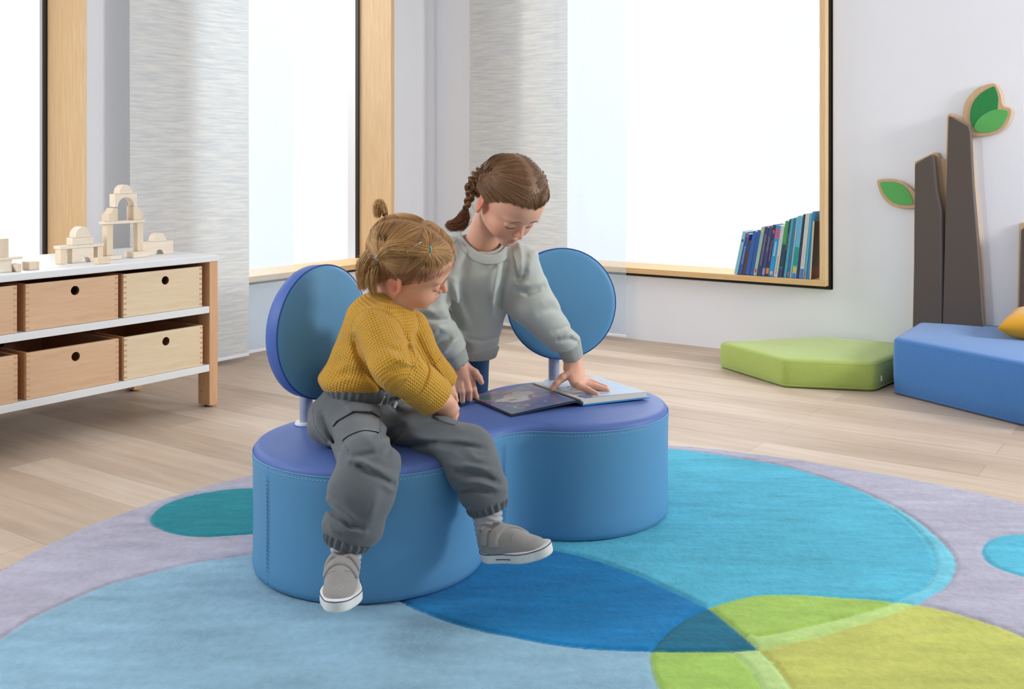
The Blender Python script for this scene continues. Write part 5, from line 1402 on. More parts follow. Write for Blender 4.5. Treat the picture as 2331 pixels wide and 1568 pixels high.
# knit top
SW = Field()
SW.elc(J(866, 742, 2.562), J(823, 872, 2.59), (.090, .084), (.092, .092), (1, .1, 0), .02)
SW.elc(J(890, 700, 2.562), J(868, 740, 2.562), (.050, .052), (.080, .080), (1, .1, 0), .03)
sh, el, cf = J(860, 745, 2.500), J(896, 838, 2.422), J(962, 884, 2.455)
SW.chain([sh, el, cf], [.056, .055, .046], .014)
SW.chain([J(928, 748, 2.645), J(966, 822, 2.655), J(1003, 862, 2.655)], [.054, .046, .040], .014)
SW.ell(J(820, 858, 2.59), (.104, .106, .036), k=.02)
SW.cap(TH.pt(-.022, 0, -.045), J(900, 683, 2.565), .050, .052, .004, 's')
SW.add(lambda P: .436-P[:, 2]+.06*np.abs(P[:, 0]+.40).clip(0, .2)*-1.0, J(823, 872, 2.59), .5, .010, 'i')
SW.post += [folds([
    ([(806, 770), (812, 800), (830, 840), (880, 900), (935, 935)], -.010, 7), ([(770, 800), (800, 815), (822, 845)], .005, 10), ([(752, 850), (790, 832), (826, 850)], .006, 12),
    ([(760, 868), (800, 862), (850, 880)], .004, 8), ([(905, 735), (925, 770), (930, 800), (940, 850)], -.004, 7), ([(880, 790), (910, 800), (935, 790)], -.005, 7), ([(886, 812), (918, 822), (942, 826)], .006, 8),
    ([(880, 848), (910, 838), (940, 842)], -.005, 7), ([(850, 700), (880, 712), (905, 740)], -.004, 6), ([(945, 760), (965, 800), (985, 830)], -.004, 6), ([(932, 770), (948, 800), (968, 842)], .006, 7),
    ([(740, 880), (745, 840), (760, 800)], .004, 12), ([(985, 820), (1000, 840), (1012, 862)], .004, 7)]), ripple(.0022, 34, 4)]
bones_t = [(J(823, 900, 2.59), J(880, 690, 2.562), (0, -1, 0), .09), (sh, el, (0, 0, 1), .055), (el, cf+np.array((.02, .01, -.02)), (0, 0, 1), .052), (J(928, 748, 2.645), J(966, 822, 2.655), (0, 0, 1), .05), (J(966, 822, 2.655), J(1010, 870, 2.655), (0, 0, 1), .046)]
top = sculpt('knit_top', SW, (-.50, 2.33, .36), (-.12, 2.78, .74), .0027, M['waffle'], kid, knit=knit_coords(bones_t))
for a, b, r0, r1 in ((J(948, 872, 2.448), J(990, 905, 2.476), .0520, .0505), (J(994, 858, 2.655), J(1012, 878, 2.657), .044, .042)):
    F_ = Field().cap(a, b, r0, r1); ax = unit(b-a)
    F_.add(lambda P, a=a, ax=ax: -((P-a)@ax)-.006, a, .2, .004, 'i'); F_.add(lambda P, b=b, ax=ax: ((P-b)@ax)-.006, b, .2, .004, 'i')
    F_.cap(a-ax*.0, b+ax*.08, r0-.012, r1-.010, .002, 's'); F_.post.append(ripple(.0025, 40, 9))
    m_ = (a+b)/2; sculpt('folded_cuff', F_, m_-.075, m_+.075, .0024, M['waffle'], top, knit=knit_coords([(a, b, (0, 0, 1), r0)]))
# trousers
TR = Field()
TR.ell(J(806, 942, 2.585), (.112, .104, .060), k=.03)
TR.ell(J(778, 968, 2.515), (.082, .085, .046), k=.03)
TR.elc(J(823, 876, 2.59), J(816, 945, 2.585), (.086, .086), (.100, .096), (1, 0, 0), .02)
TR.elc(J(806, 962, 2.52), J(838, 1052, 2.285), (.066, .056), (.066, .060), (1, 0, 0), .02)
TR.cap(J(838, 1066, 2.268), J(822, 1120, 2.240), .066, .068, .02)
TR.cap(J(822, 1120, 2.240), J(801, 1196, 2.232), .068, .058, .02)
TR.cap(J(801, 1196, 2.232), J(791, 1224, 2.230), .058, .044, .012)
TR.ell(J(866, 1098, 2.238), (.036, .034, .026), k=.016)
TR.sph(J(836, 1200, 2.232), .036, .016); TR.sph(J(764, 1196, 2.232), .028, .016); TR.sph(J(1121, 1110, 2.386), .031, .014)
TR.elc(J(902, 962, 2.595), J(1068, 1026, 2.42), (.068, .056), (.062, .056), (0, 1, 0), .02)
TR.cap(J(1062, 1030, 2.415), J(1076, 1066, 2.392), .060, .057, .02)
TR.cap(J(1076, 1066, 2.392), J(1098, 1120, 2.385), .057, .052, .02)
TR.cap(J(1098, 1120, 2.385), J(1108, 1142, 2.383), .054, .042, .012)
TR.post += [folds([
    ([(770, 1028), (800, 1040), (830, 1036), (860, 1030)], -0.0058, 6.8), ([(805, 1055), (835, 1070), (868, 1092), (892, 1102)], -0.0145, 6.8), ([(800, 1045), (840, 1058), (880, 1078)], 0.0101, 7.6), ([(835, 1060), (862, 1090), (890, 1112)], 0.0087, 6.8),
    ([(745, 1150), (765, 1172), (800, 1200), (820, 1204)], -0.0145, 6.8), ([(750, 1140), (780, 1160), (815, 1188)], 0.0087, 7.6), ([(770, 1182), (790, 1205), (830, 1212)], 0.0087, 6.8), ([(860, 1110), (850, 1150), (838, 1190)], 0.0072, 11.9), ([(770, 1100), (790, 1130), (800, 1160)], 0.0043, 13.6),
    ([(900, 1020), (950, 1012), (1010, 1008)], -0.0116, 7.6), ([(930, 990), (980, 1000), (1040, 1002), (1080, 1008)], 0.0072, 8.5), ([(985, 1015), (1030, 1030), (1060, 1052)], 0.0058, 7.6), ([(1010, 1010), (1060, 1014), (1100, 1020)], -0.0087, 6.0),
    ([(1030, 1070), (1062, 1078), (1100, 1082), (1130, 1098)], -0.0130, 6.8), ([(1040, 1058), (1080, 1062), (1118, 1072)], 0.0101, 7.6), ([(1050, 1098), (1090, 1098), (1140, 1112)], 0.0101, 6.8), ([(1042, 1118), (1080, 1112), (1120, 1122)], -0.0087, 6.0), ([(1068, 1030), (1085, 1045), (1110, 1046)], 0.0072, 6.8),
    ([(735, 940), (750, 985), (768, 1020)], -0.0087, 6.0), ([(715, 935), (722, 970), (745, 1010)], 0.0058, 7.6), ([(860, 1000), (905, 975), (935, 960)], -0.0087, 7.6), ([(880, 1040), (895, 1000), (925, 975)], -0.0072, 6.8), ([(880, 905), (905, 935), (925, 945)], -0.0058, 6.0),
    ([(770, 905), (800, 930), (860, 938)], 0.0043, 7.6), ([(830, 990), (850, 1010), (850, 1036)], 0.0058, 10.2), ([(945, 965), (1000, 955), (1045, 975)], 0.0043, 8.5), ([(742, 1190), (756, 1206), (770, 1212)], 0.0072, 6.0)]), ripple(.0026, 30, 2)]
for c_, x_ in ((J(791, 1226, 2.230), unit(J(789, 1240, 2.228)-J(801, 1196, 2.232))), (J(1109, 1148, 2.382), unit(J(1116, 1172, 2.380)-J(1098, 1110, 2.385)))):
    TR.add(lambda P, c_=c_, x_=x_: smax(-((P-c_)@x_), np.sqrt(((P-c_-x_*.05)**2).sum(1))-.095, .002), c_+x_*.05, .1, .004, 's')
trs = sculpt('trousers', TR, (-.52, 2.14, .17), (-.0, 2.74, .46), .0025, M['chino'], kid, relax=4)
ring_gather('waistband', J(822, 879, 2.588), unit(J(830, 850, 2.59)-J(822, 890, 2.592)), .0955, .044, 34, .0015, M['chino_dk'], trs)
ring_gather('elastic_cuff', J(791, 1226, 2.230), unit(J(801, 1196, 2.232)-J(789, 1240, 2.228)), .0495, .030, 20, .0032, M['chino_dk'], trs)
ring_gather('elastic_cuff', J(1109, 1148, 2.382), unit(J(1098, 1110, 2.385)-J(1116, 1172, 2.380)), .0455, .030, 19, .0032, M['chino_dk'], trs)
cord = mat('pale_grey_cord', (176, 180, 184), .9)
for pts in ([(884, 896), (874, 901), (868, 910), (864, 923)], [(914, 900), (907, 908), (901, 917), (896, 928)]):   # the two ends of the drawcord
    P = catmull(np.array([on_surface(TR.ev, x, y, 2.36, 2.7, .004+.012*max(0, (915-y)/20)) for x, y in pts]), 5, False); T_ = np.gradient(P, axis=0); V = []; Fc = []
    for i, p in enumerate(P):
        w_ = unit(np.cross(T_[i], (0, -1., 0)))*.0052; o_ = np.array((0, -.0012, 0)); V += [p-w_+o_, p+w_+o_, p+w_-o_, p-w_-o_]
    for i in range(len(P)-1):
        for k in range(4): Fc.append((i*4+k, i*4+(k+1) % 4, i*4+4+(k+1) % 4, i*4+4+k))
    Fc += [(0, 1, 2, 3), tuple(len(V)-4+k for k in (3, 2, 1, 0))]
    make('drawcord', to_room(np.array(V)), Fc, cord, trs)
patch(TR.ev, [(752, 946), (800, 916), (850, 921), (868, 938), (866, 950), (846, 938), (806, 936), (768, 958), (756, 972)], .0045, (2.36, 2.56), .0022, 'pocket_flap', M['chino'], trs)
patch(TR.ev, [(770, 968), (806, 944), (848, 944), (866, 954), (864, 986), (830, 994), (802, 1012), (792, 1028), (776, 1000)], .0026, (2.30, 2.54), .0022, 'cargo_pocket', M['chino'], trs)
patch(TR.ev, [(976, 936), (1010, 944), (1044, 958), (1036, 968), (1000, 958), (984, 948)], .0030, (2.38, 2.58), .0022, 'pocket_flap', M['chino'], trs)
for pts in ([(771, 970), (778, 1000), (792, 1026)], [(866, 954), (865, 984)], [(712, 930), (716, 965), (738, 1000), (752, 1012)], [(930, 968), (912, 985), (900, 1004)]):
    seam(TR.ev, pts, 2.1, 2.75, .0010, 'seam', M['chino_dk'], trs, .0)
# socks and shoes
for a, b in ((J(790, 1228, 2.230), J(787, 1280, 2.226)), (J(1107, 1150, 2.383), J(1114, 1215, 2.372))):
    F_ = Field().cap(a, b, .035, .031); F_.post.append(lambda P, d, a=a, b=b: d-.0016*np.sin(((P-a)@unit(b-a))*520+3*np.sin(P[:, 0]*70)))
    m_ = (a+b)/2; sculpt('sock', F_, m_-.09, m_+.09, .0024, M['sock'], kid)
n_dir = unit(J(766, 1372, 2.090)-J(786, 1316, 2.235))
shoe(kid, J(786, 1316, 2.236), J(767, 1392, 2.085)-J(786, 1316, 2.236), (0, -.25, 1), .166, M['canvas'], True, slant=.1)
shoe(kid, J(1098, 1271, 2.345), J(1246, 1264, 2.290)-J(1098, 1271, 2.345), (-.06, -.08, 1), .168, M['canvas'], True, slant=.75)
# ------------------------------------------------------------------ the standing child leaning over the bench
yaw_ = rad_(35); f_, u_ = head_axes((math.sin(yaw_), -math.cos(yaw_), 0), (0, 0, 1), rad_(0), rad_(47))
GH = Head(J(1153, 464, 2.85), f_, u_, 1.05, .98)
GB = Field()
GB.add(lambda P: GH.face(P), GH.pt(.0, 0, .02), .155, .01)
gnb = J(1092, 562, 2.955)
GB.cap(GH.pt(-.030, 0, -.040), gnb, .044, .048, k=.03)
GB.elc(J(1098, 610, 2.965), J(1062, 760, 3.09), (.085, .055), (.060, .055), (1, 0, 0), .03)
GB.ell(J(1045, 780, 3.11), (.060, .050, .04), k=.03)
rsd, rel, rwr = J(1010, 578, 2.93), J(975, 716, 2.905), J(1038, 818, 2.965)
lsd, lel, lwr = J(1184, 596, 2.955), J(1212, 684, 2.99), J(1302, 808, 3.045)
gsh = gnb+np.array((0, .02, -.035))
GB.chain([gsh, rsd, rel, rwr], [.03, .032, .030, .024], .02)
GB.chain([gsh, lsd, lel, lwr], [.03, .032, .030, .024], .02)
# right hand, fingers spread downwards beside the book
hc = J(1054, 854, 2.965)
GB.chain([rwr, J(1046, 836, 2.968), hc], [.024, .025, .026], .012)
GB.elc(J(1048, 838, 2.968), J(1054, 866, 2.962), (.026, .016), (.034, .017), (1, 0, 0), .012)
def z_on(px, py, z): return J(px, py, (1-z)*F_PX/(py-HY))
for i, (a, b, c, r) in enumerate((((1073, 862, 2.965), (1078, 886, 2.962), (1085, 905, 2.975), .0098), ((1063, 866, 2.952), (1068, 888, 2.938), (1069, 908, 2.945), .0102), ((1049, 868, 2.950), (1053, 892, 2.935), (1053, 912, 2.940), .0100), ((1036, 866, 2.952), (1037, 892, 2.940), (1036, 914, 2.945), .0092))):
    finger(GB, [J(*a), J(*b), J(*c)], r+.0006, r-.0022)
finger(GB, [J(1066, 838, 2.962), J(1082, 848, 2.955), J(1091, 860, 2.952), J(1096, 870, 2.955)], .0115, .0078)
# left hand flat on the right-hand page
GB.chain([lwr, J(1305, 828, 3.045), J(1309, 850, 3.030)], [.024, .0255, .026], .012)
GB.elc(J(1303, 840, 3.035), J(1318, 872, 3.000), (.030, .019), (.034, .017), (.6, .8, 0), .012)
for i, (a, b, c, r) in enumerate((((1330, 866, 3.060), (1346, 868, 3.070), (1362, 874, 3.072), .0088), ((1330, 868, 3.035), (1352, 872, 3.040), (1379, 881, 3.035), .0096), ((1328, 873, 3.005), (1354, 879, 3.005), (1383, 888, 2.995), .0100), ((1318, 879, 2.975), (1338, 887, 2.965), (1360, 898, 2.945), .0098))):
    finger(GB, [J(*a), J(*b), J(*c)], r+.0008, r-.0022)
finger(GB, [J(1298, 850, 3.010), J(1280, 860, 2.998), J(1267, 872, 2.990), J(1257, 885, 2.985)], .0130, .0082)
# legs
for lx in (1074, 1008):
    a = J(lx, 812, 3.14); GB.chain([a, np.array((a[0], 3.17, .25)), np.array((a[0], 3.19, .06))], [.045, .036, .028], .02)
    GB.cap(np.array((a[0], 3.19, .05)), np.array((a[0]+.01, 3.11, .04)), .026, .022, .02)
girl = sculpt('person', GB, (-.30, 2.70, .01), (.30, 3.26, 1.04), .0021, M['skin'], cols=skin_cols(GH, (226, 174, 148), (224, 126, 100), (202, 116, 108)), origin=C(-.15, 3.16, RUGZ))
tag(girl, 'child in pale sage sweatshirt and jeans standing behind the bench, leaning onto a picture book', 'person')
lash_lines(GH, girl)
# finger nails of the visible thumb and fingers
# hair
gb_ = [Ln((164, 126, 92)), Ln((120, 86, 58))]; gcap = Ln((122, 88, 60))
ghair = sculpt('hair', lambda P, cut=None: GH.cap(P, .0055), GH.pt(0, 0, .03)-.15, GH.pt(0, 0, .03)+.15, .0028, M['hair'], girl, cols=lambda V: GH.hair_tint(V, gcap, Ln((220, 166, 138)), .010))
rs = np.random.RandomState(21)
D0, Q0 = scalp_points(GH, 15000, rs)
sg = np.where(Q0[:, 1] >= -.006, 1.0, -1.0)
# French braid: hair is taken up into a ridge running back along each side
tt = np.clip((.085-Q0[:, 0])/.17, 0, 1)
gn = np.stack([np.clip(-.030-.25*(.09-Q0[:, 2]), -.066, -.03), .066+0*tt, np.clip(.045+.42*(Q0[:, 2]-.05), .035, .075)], 1)
gfar = np.stack([np.clip(Q0[:, 0]-.022-.03*tt, -.078, .05), sg*(.052+.012*tt), np.clip(.112-.062*tt-.35*np.maximum(.06-Q0[:, 2], 0), .028, .12)], 1)
gath = np.where((Q0[:, 1] > -.006)[:, None], gn, gfar)
gd = gath-np.array((-.012, 0, .035)); gd /= np.linalg.norm(gd, axis=1)[:, None]
K = 9
clump = .0024*np.sin((Q0[:, 0]+.6*Q0[:, 2])*300)[:, None]
lift = .0020+.0034*rs.uniform(0, 1, (len(D0), 1))+(.0048+clump)*np.sin(np.linspace(0, np.pi, K))[None]+.005*np.linspace(0, 1, K)[None]**2
hair_mesh('hair_strands', slerp_paths(GH, D0, gd, K, lift), .0005, .00045, gb_, ghair, M['hair'], 6)
# fine baby hair at the hairline
hl = np.abs(Q0[:, 2]-GH.hair_u(Q0)) < .010
nd = np.repeat(D0[hl], 3, 0); q = np.repeat(Q0[hl], 3, 0)+np.stack([-.022+rs.normal(0, .006, hl.sum()*3), rs.normal(0, .004, hl.sum()*3), .016+rs.normal(0, .006, hl.sum()*3)], 1)
q0_ = np.repeat(Q0[hl], 3, 0); q0_[:, 2] -= .004*rs.uniform(0, 1, len(q0_)); d0_ = q0_-np.array((-.012, 0, .035)); d0_ /= np.linalg.norm(d0_, axis=1)[:, None]
d1_ = q-np.array((-.012, 0, .035)); d1_ /= np.linalg.norm(d1_, axis=1)[:, None]
hair_mesh('hair_strands', slerp_paths(GH, d0_, d1_, 5, np.linspace(.0008, .0065, 5)[None]), .0004, .0006, gb_, ghair, M['hair'], 7)
def plait(ctrl, w, n_turn, name, parent, seed):
    c = catmull(np.array(ctrl), 10, False); L = np.r_[0, np.cumsum(np.linalg.norm(np.diff(c, axis=0), axis=1))]; K = 60; s_ = np.linspace(0, L[-1], K)
    B = np.stack([np.interp(s_, L, c[:, i]) for i in range(3)], 1); T = np.gradient(B, axis=0); T /= np.linalg.norm(T, axis=1)[:, None]
    view = np.array((0, -1., .1)); A = np.cross(T, view); A /= np.linalg.norm(A, axis=1)[:, None]; N_ = np.cross(A, T)
    ww = np.interp(np.linspace(0, 1, K), np.linspace(0, 1, len(w)), w); P = []; r = np.random.RandomState(seed)
    for k in range(3):
        ph = 2*math.pi*k/3+n_turn*2*math.pi*np.linspace(0, 1, K)
        cen = B+A*(ww*.62*np.sin(ph))[:, None]+N_*(ww*.34*np.sin(2*ph))[:, None]
        for j in range(110):
            o = r.normal(0, 1, 2); o /= max(1, np.hypot(*o)/1.0); P.append(cen+A*(ww*.44*o[0])[:, None]+N_*(ww*.44*o[1])[:, None])
    hair_mesh(name, np.array(P), .0006, .0006, gb_, parent, M['hair'], seed)
br0 = GH.pt(*GH.shell(np.array([GH.dir_to((-.058, .064, .060))]), np.array([.006]))[0])
plait([br0, J(1077, 420, 2.842), J(1073, 440, 2.838), J(1066, 458, 2.842), J(1060, 476, 2.850)], [.021, .024, .020, .013, .0085], 2.3, 'braid', girl, 8)
# ridge of the plaited part along the near side of the head
rd = [GH.pt(*GH.shell(np.array([GH.dir_to(p)]), np.array([.007]))[0]) for p in ((.058, .050, .098), (.030, .056, .098), (-.002, .060, .092), (-.032, .064, .080), (-.058, .064, .060))]
rd2 = [GH.pt(*GH.shell(np.array([GH.dir_to(p)]), np.array([.007]))[0]) for p in ((.058, -.050, .098), (.030, -.056, .098), (-.002, -.060, .092), (-.032, -.064, .080), (-.058, -.064, .060))]
plait(rd2, [.004, .009, .012, .014, .016], 2.6, 'braid', girl, 10)
tail = bundle([J(1060, 477, 2.850), J(1056, 492, 2.846), J(1047, 506, 2.842), J(1032, 513, 2.838), J(1019, 511, 2.836)], 600, [.004, .009, .012, .011, .005], 12)
hair_mesh('braid_tail', tail, .0005, .0002, [Ln((150, 100, 62)), Ln((108, 68, 40))], girl, M['hair'], 12)
tail = bundle([J(1060, 477, 2.850), J(1059, 494, 2.846), J(1055, 508, 2.842), J(1050, 520, 2.840)], 350, [.004, .008, .010, .006], 15)
hair_mesh('braid_tail', tail, .0005, .0002, [Ln((150, 100, 62)), Ln((108, 68, 40))], girl, M['hair'], 15)
ax = unit(J(1058, 485, 2.85)-J(1063, 468, 2.85)); s_ = unit(np.cross(ax, (0, 1., 0))); n_ = np.cross(ax, s_); cc = J(1060, 476.5, 2.850)
mb = MB(); mb.tube(to_room(np.array([cc+.0058*(math.cos(a)*s_+math.sin(a)*n_) for a in np.linspace(0, 2*math.pi, 20, endpoint=False)])), .0034, 8, closed=True); build(mb, 'hair_elastic', M['elastic_bl'], girl, smooth=True)

# sweatshirt
M['rib_dk'] = mat('sage_thread', (160, 166, 160), .9)
GS = Field()
GS.elc(J(1100, 606, 2.965), J(1072, 742, 3.065), (.116, .080), (.086, .084), (1, .0, 0), .03)
GS.elc(J(1072, 742, 3.065), J(1077, 785, 3.095), (.086, .084), (.074, .072), (1, 0, 0), .02)
GS.elc(J(1092, 572, 2.96), J(1100, 612, 2.965), (.070, .060), (.108, .078), (1, 0, 0), .03)
rs0, re0, rc0 = J(1016, 588, 2.93), J(978, 712, 2.900), J(1027, 792, 2.952)
ls0, le0, lc0 = J(1181, 600, 2.955), J(1206, 684, 2.985), J(1289, 784, 3.030)
GS.chain([rs0, re0, rc0], [.066, .058, .046], .018)
GS.chain([ls0, le0, lc0], [.058, .066, .043], .016)
GS.cap(GH.pt(-.030, 0, -.040), J(1094, 553, 2.945), .052, .058, .006, 's')
for a_, b_ in ((J(1029, 797, 2.953), J(1043, 827, 2.965)), (J(1293, 783, 3.030), J(1304, 813, 3.045))):
    x_ = unit(b_-a_); GS.add(lambda P, a_=a_, x_=x_: smax(-((P-a_-x_*.003)@x_), np.sqrt(((P-a_-x_*.04)**2).sum(1))-.062, .003), a_+x_*.04, .065, .005, 's')
GS.add(lambda P: .418-P[:, 2], J(1084, 780, 3.08), .6, .012, 'i')
GS.post += [folds([
    ([(1140, 590), (1128, 640), (1122, 690), (1126, 715)], 0.0090, 8.1), ([(1152, 600), (1140, 660), (1134, 715)], -0.0150, 8.1), ([(1165, 560), (1172, 610), (1180, 640)], -0.0060, 4.5), ([(1178, 540), (1186, 580), (1184, 620)], 0.0075, 7.2),
    ([(1180, 660), (1200, 668), (1236, 655)], -0.0120, 6.3), ([(1182, 648), (1205, 650), (1240, 638)], 0.0090, 8.1), ([(1200, 628), (1205, 610), (1212, 585)], 0.0060, 8.1), ([(1210, 578), (1222, 572), (1228, 578)], 0.0090, 7.2), ([(1196, 620), (1190, 632), (1180, 640)], -0.0090, 5.4),
    ([(1240, 690), (1258, 682), (1275, 690)], 0.0060, 8.1), ([(1230, 712), (1255, 702), (1282, 712)], -0.0045, 7.2), ([(1280, 768), (1298, 758), (1316, 768)], 0.0075, 6.3), ([(1262, 756), (1290, 745), (1308, 752)], -0.0060, 6.3), ([(1272, 776), (1296, 772), (1318, 778)], -0.0075, 4.5),
    ([(1032, 640), (1045, 690), (1064, 740)], 0.0090, 8.1), ([(1022, 640), (1030, 690), (1046, 740)], -0.0090, 7.2), ([(1016, 670), (1016, 690), (1030, 720)], -0.0150, 7.2), ([(960, 700), (990, 712), (1022, 700)], 0.0090, 8.1), ([(966, 722), (1000, 730), (1028, 726)], -0.0105, 6.3),
    ([(975, 762), (1000, 745), (1022, 752)], 0.0105, 8.1), ([(990, 790), (1010, 776), (1034, 760)], -0.0105, 6.3), ([(1000, 810), (1024, 786), (1046, 768)], 0.0090, 7.2), ([(965, 750), (970, 780), (985, 800)], 0.0075, 8.1), ([(1060, 620), (1068, 680), (1078, 730)], 0.0030, 12.6),
    ([(1095, 600), (1110, 604), (1130, 596)], 0.0060, 7.2), ([(1060, 770), (1100, 776), (1138, 766)], -0.0045, 4.5), ([(1050, 560), (1040, 600), (1036, 630)], 0.0045, 10.8)]), ripple(.0020, 28, 7)]
sweat = sculpt('sweatshirt', GS, (-.33, 2.78, .38), (.26, 3.22, .86), .0028, M['sweat'], girl)
for a, b, r0, r1 in ((J(1028, 795, 2.953), J(1043, 827, 2.966), .0405, .0330), (J(1293, 782, 3.030), J(1304, 813, 3.045), .0385, .0315)):
    F_ = Field().cap(a, b, r0, r1); ax = unit(b-a)
    F_.add(lambda P, a=a, ax=ax: -((P-a)@ax)-.004, a, .2, .004, 'i'); F_.add(lambda P, b=b, ax=ax: ((P-b)@ax)-.002, b, .2, .003, 'i')
    F_.cap(a, b+ax*.06, r0-.008, r1-.004, .002, 's')
    m_ = (a+b)/2; sculpt('ribbed_cuff', F_, m_-.06, m_+.06, .0022, M['rib'], sweat, knit=knit_coords([(a, b, (0, 1, 0), r1)]))
F_ = Field().elc(J(1078, 778, 3.088), J(1077, 806, 3.11), (.080, .078), (.070, .070), (1, 0, 0)); F_.add(lambda P: np.abs(P[:, 2]-.432)-.018, J(1083, 790, 3.1), .3, .004, 'i'); F_.elc(J(1078, 770, 3.088), J(1077, 840, 3.12), (.073, .071), (.062, .062), (1, 0, 0), .002, 's')
sculpt('ribbed_hem', F_, (-.24, 2.98, .39), (.02, 3.24, .48), .0026, M['rib'], sweat, knit=knit_coords([(J(1083, 778, 3.088), J(1082, 806, 3.11), (0, 1, 0), .085)]))
# collar band: follows the neck opening
ca = np.array([J(1104, 591, 2.878), J(1066, 570, 2.895), J(1040, 535, 2.935), J(1052, 508, 3.0), J(1100, 500, 3.03), J(1146, 522, 3.01), J(1160, 556, 2.95), J(1142, 584, 2.895)]); ca = catmull(ca, 8)
V = []; Fc = []; seg = 10; nC = len(ca); cm = ca.mean(0); nrm_ = unit(np.cross(ca[0]-ca[nC//2], ca[nC//4]-ca[3*nC//4])); nrm_ = nrm_ if nrm_[2] > 0 else -nrm_
for i, p in enumerate(ca):
    o_ = unit(p-cm); T_ = unit(ca[(i+1) % nC]-ca[i-1]); up_ = unit(nrm_*.55-o_*.8); n2 = np.cross(T_, up_)
    for k in range(seg): a = 2*math.pi*k/seg; V.append(p+up_*.0140*math.cos(a)+n2*.0028*math.sin(a))
for i in range(nC):
    for k in range(seg): Fc.append((i*seg+k, i*seg+(k+1) % seg, ((i+1) % nC)*seg+(k+1) % seg, ((i+1) % nC)*seg+k))
make('collar', to_room(np.array(V)), Fc, M['sweat'], sweat)

for pts in ([(1034, 524), (1046, 560), (1078, 592), (1112, 602), (1148, 590)], [(1165, 568), (1174, 600), (1180, 632)], [(1040, 545), (1020, 570), (1008, 600)]):
    seam(GS.ev, pts, 2.7, 3.25, .0009, 'seam', M['rib_dk'], sweat)
# jeans and shoes
GJ = Field().ell(J(1044, 790, 3.115), (.078, .066, .065), k=.02)
for lx in (1074, 1008):
    a = J(lx, 812, 3.14); GJ.chain([a, np.array((a[0], 3.165, .25)), np.array((a[0], 3.19, .085))], [.055, .046, .042], .015)
GJ.add(lambda P: .072-P[:, 2], (-.15, 3.17, .2), .6, .004, 'i'); GJ.post.append(ripple(.002, 40, 3))
jn = sculpt('jeans', GJ, (-.32, 3.0, .05), (.0, 3.28, .50), .0035, M['jeans'], girl)
for lx in (1074, 1008):
    a = J(lx, 812, 3.14); shoe(girl, np.array((a[0], 3.235, RUGZ+.002)), (.08, -1, 0), (0, 0, 1), .175, M['shoe_dk'], False)
# ------------------------------------------------------------------ the open picture book on the bench
BZ0 = BH+.0068
def bp3(lat, dep, z): return np.array((lat, dep, z))
gF, gB = np.array((.190, 2.900)), np.array((.062, 3.112))       # front and back of the gutter
lF, lB = np.array((.000, 2.782)), np.array((-.124, 2.995))      # left edge
rF, rB = np.array((.387, 2.992)), np.array((.262, 3.205))       # right edge
openb = empty('picture_book', C(.13, 3.0, BZ0), 'open hardback picture book lying on the right half of the blue bench under a hand', 'book')
M['cover_dk'] = mat('midnight_cover', (28, 36, 60), .5, .05, 30)
M['cover_bl'] = mat('bright_blue_cover', (40, 140, 200), .45, .05, 30)
M['page_l'] = attr_mat('printed_page', rough=.22, spec=.6)
def slab3(a, b, c_, d_, z0, z1, name, m, parent, lift=0.0):
    mb = MB(); P = [a, b, c_, d_]
    V = [to_room(np.array([[p[0], p[1], z0]]))[0] for p in P]+[to_room(np.array([[p[0], p[1], z1]]))[0] for p in P]
    mb.add(V, [(0,3,2,1),(4,5,6,7),(0,1,5,4),(1,2,6,5),(2,3,7,6),(3,0,4,7)]); return build(mb, name, m, parent, bevel=.0006)
ex = .006; uu = (rF-gF)/np.linalg.norm(rF-gF); lu = (lF-gF)/np.linalg.norm(lF-gF); vv = (gB-gF)/np.linalg.norm(gB-gF)
slab3(gF-vv*ex+uu*.004, rF-vv*ex+uu*ex, rB+vv*ex+uu*ex, gB+vv*ex+uu*.004, BZ0, BZ0+.0028, 'cover', M['cover_bl'], openb)
slab3(gF+uu*.002, rF, rB, gB+uu*.002, BZ0+.003, BZ0+.0185, 'page_block', M['paper'], openb)
def page(u0, u1, z_of, f_col, name, parent, dark_edge=None):
    """printed leaf: u across from the gutter, v from front to back"""
    nu, nv = 150, 170; U, Vv = np.meshgrid(np.linspace(0, 1, nu), np.linspace(0, 1, nv)); P = (u0[0]+(u1[0]-u0[0])*U[..., None])*(1-Vv[..., None])+(u0[1]+(u1[1]-u0[1])*U[..., None])*Vv[..., None]
    Z = z_of(U, Vv); A = np.concatenate([P, Z[..., None]], 2).reshape(-1, 3); idx = np.arange(nu*nv).reshape(nv, nu)
    q = np.stack([idx[:-1, :-1], idx[:-1, 1:], idx[1:, 1:], idx[1:, :-1]], -1).reshape(-1, 4)
    return make(name, to_room(A), q, M['page_l'], parent, cols=f_col(U.ravel(), Vv.ravel()))
def blob(c, U, V, cu, cv, ru, rv, col, ang=0, wob=0, seed=0, edge=.08):
    x, y = U-cu, V-cv; ca, sa = math.cos(ang), math.sin(ang); x, y = x*ca+y*sa, -x*sa+y*ca
    th = np.arctan2(y/rv, x/ru); r = np.hypot(x/ru, y/rv)/(1+wob*np.sin(3*th+seed)+wob*.6*np.sin(5*th+2*seed))
    w = np.clip((1-r)/edge, 0, 1)[:, None]; return c*(1-w)+Ln(col)*w
def stroke(c, U, V, pts, wd, col):
    d = poly_dist(U, V, np.array(pts, float), False); w = np.clip((wd-d)/.008, 0, 1)[:, None]; return c*(1-w)+Ln(col)*w
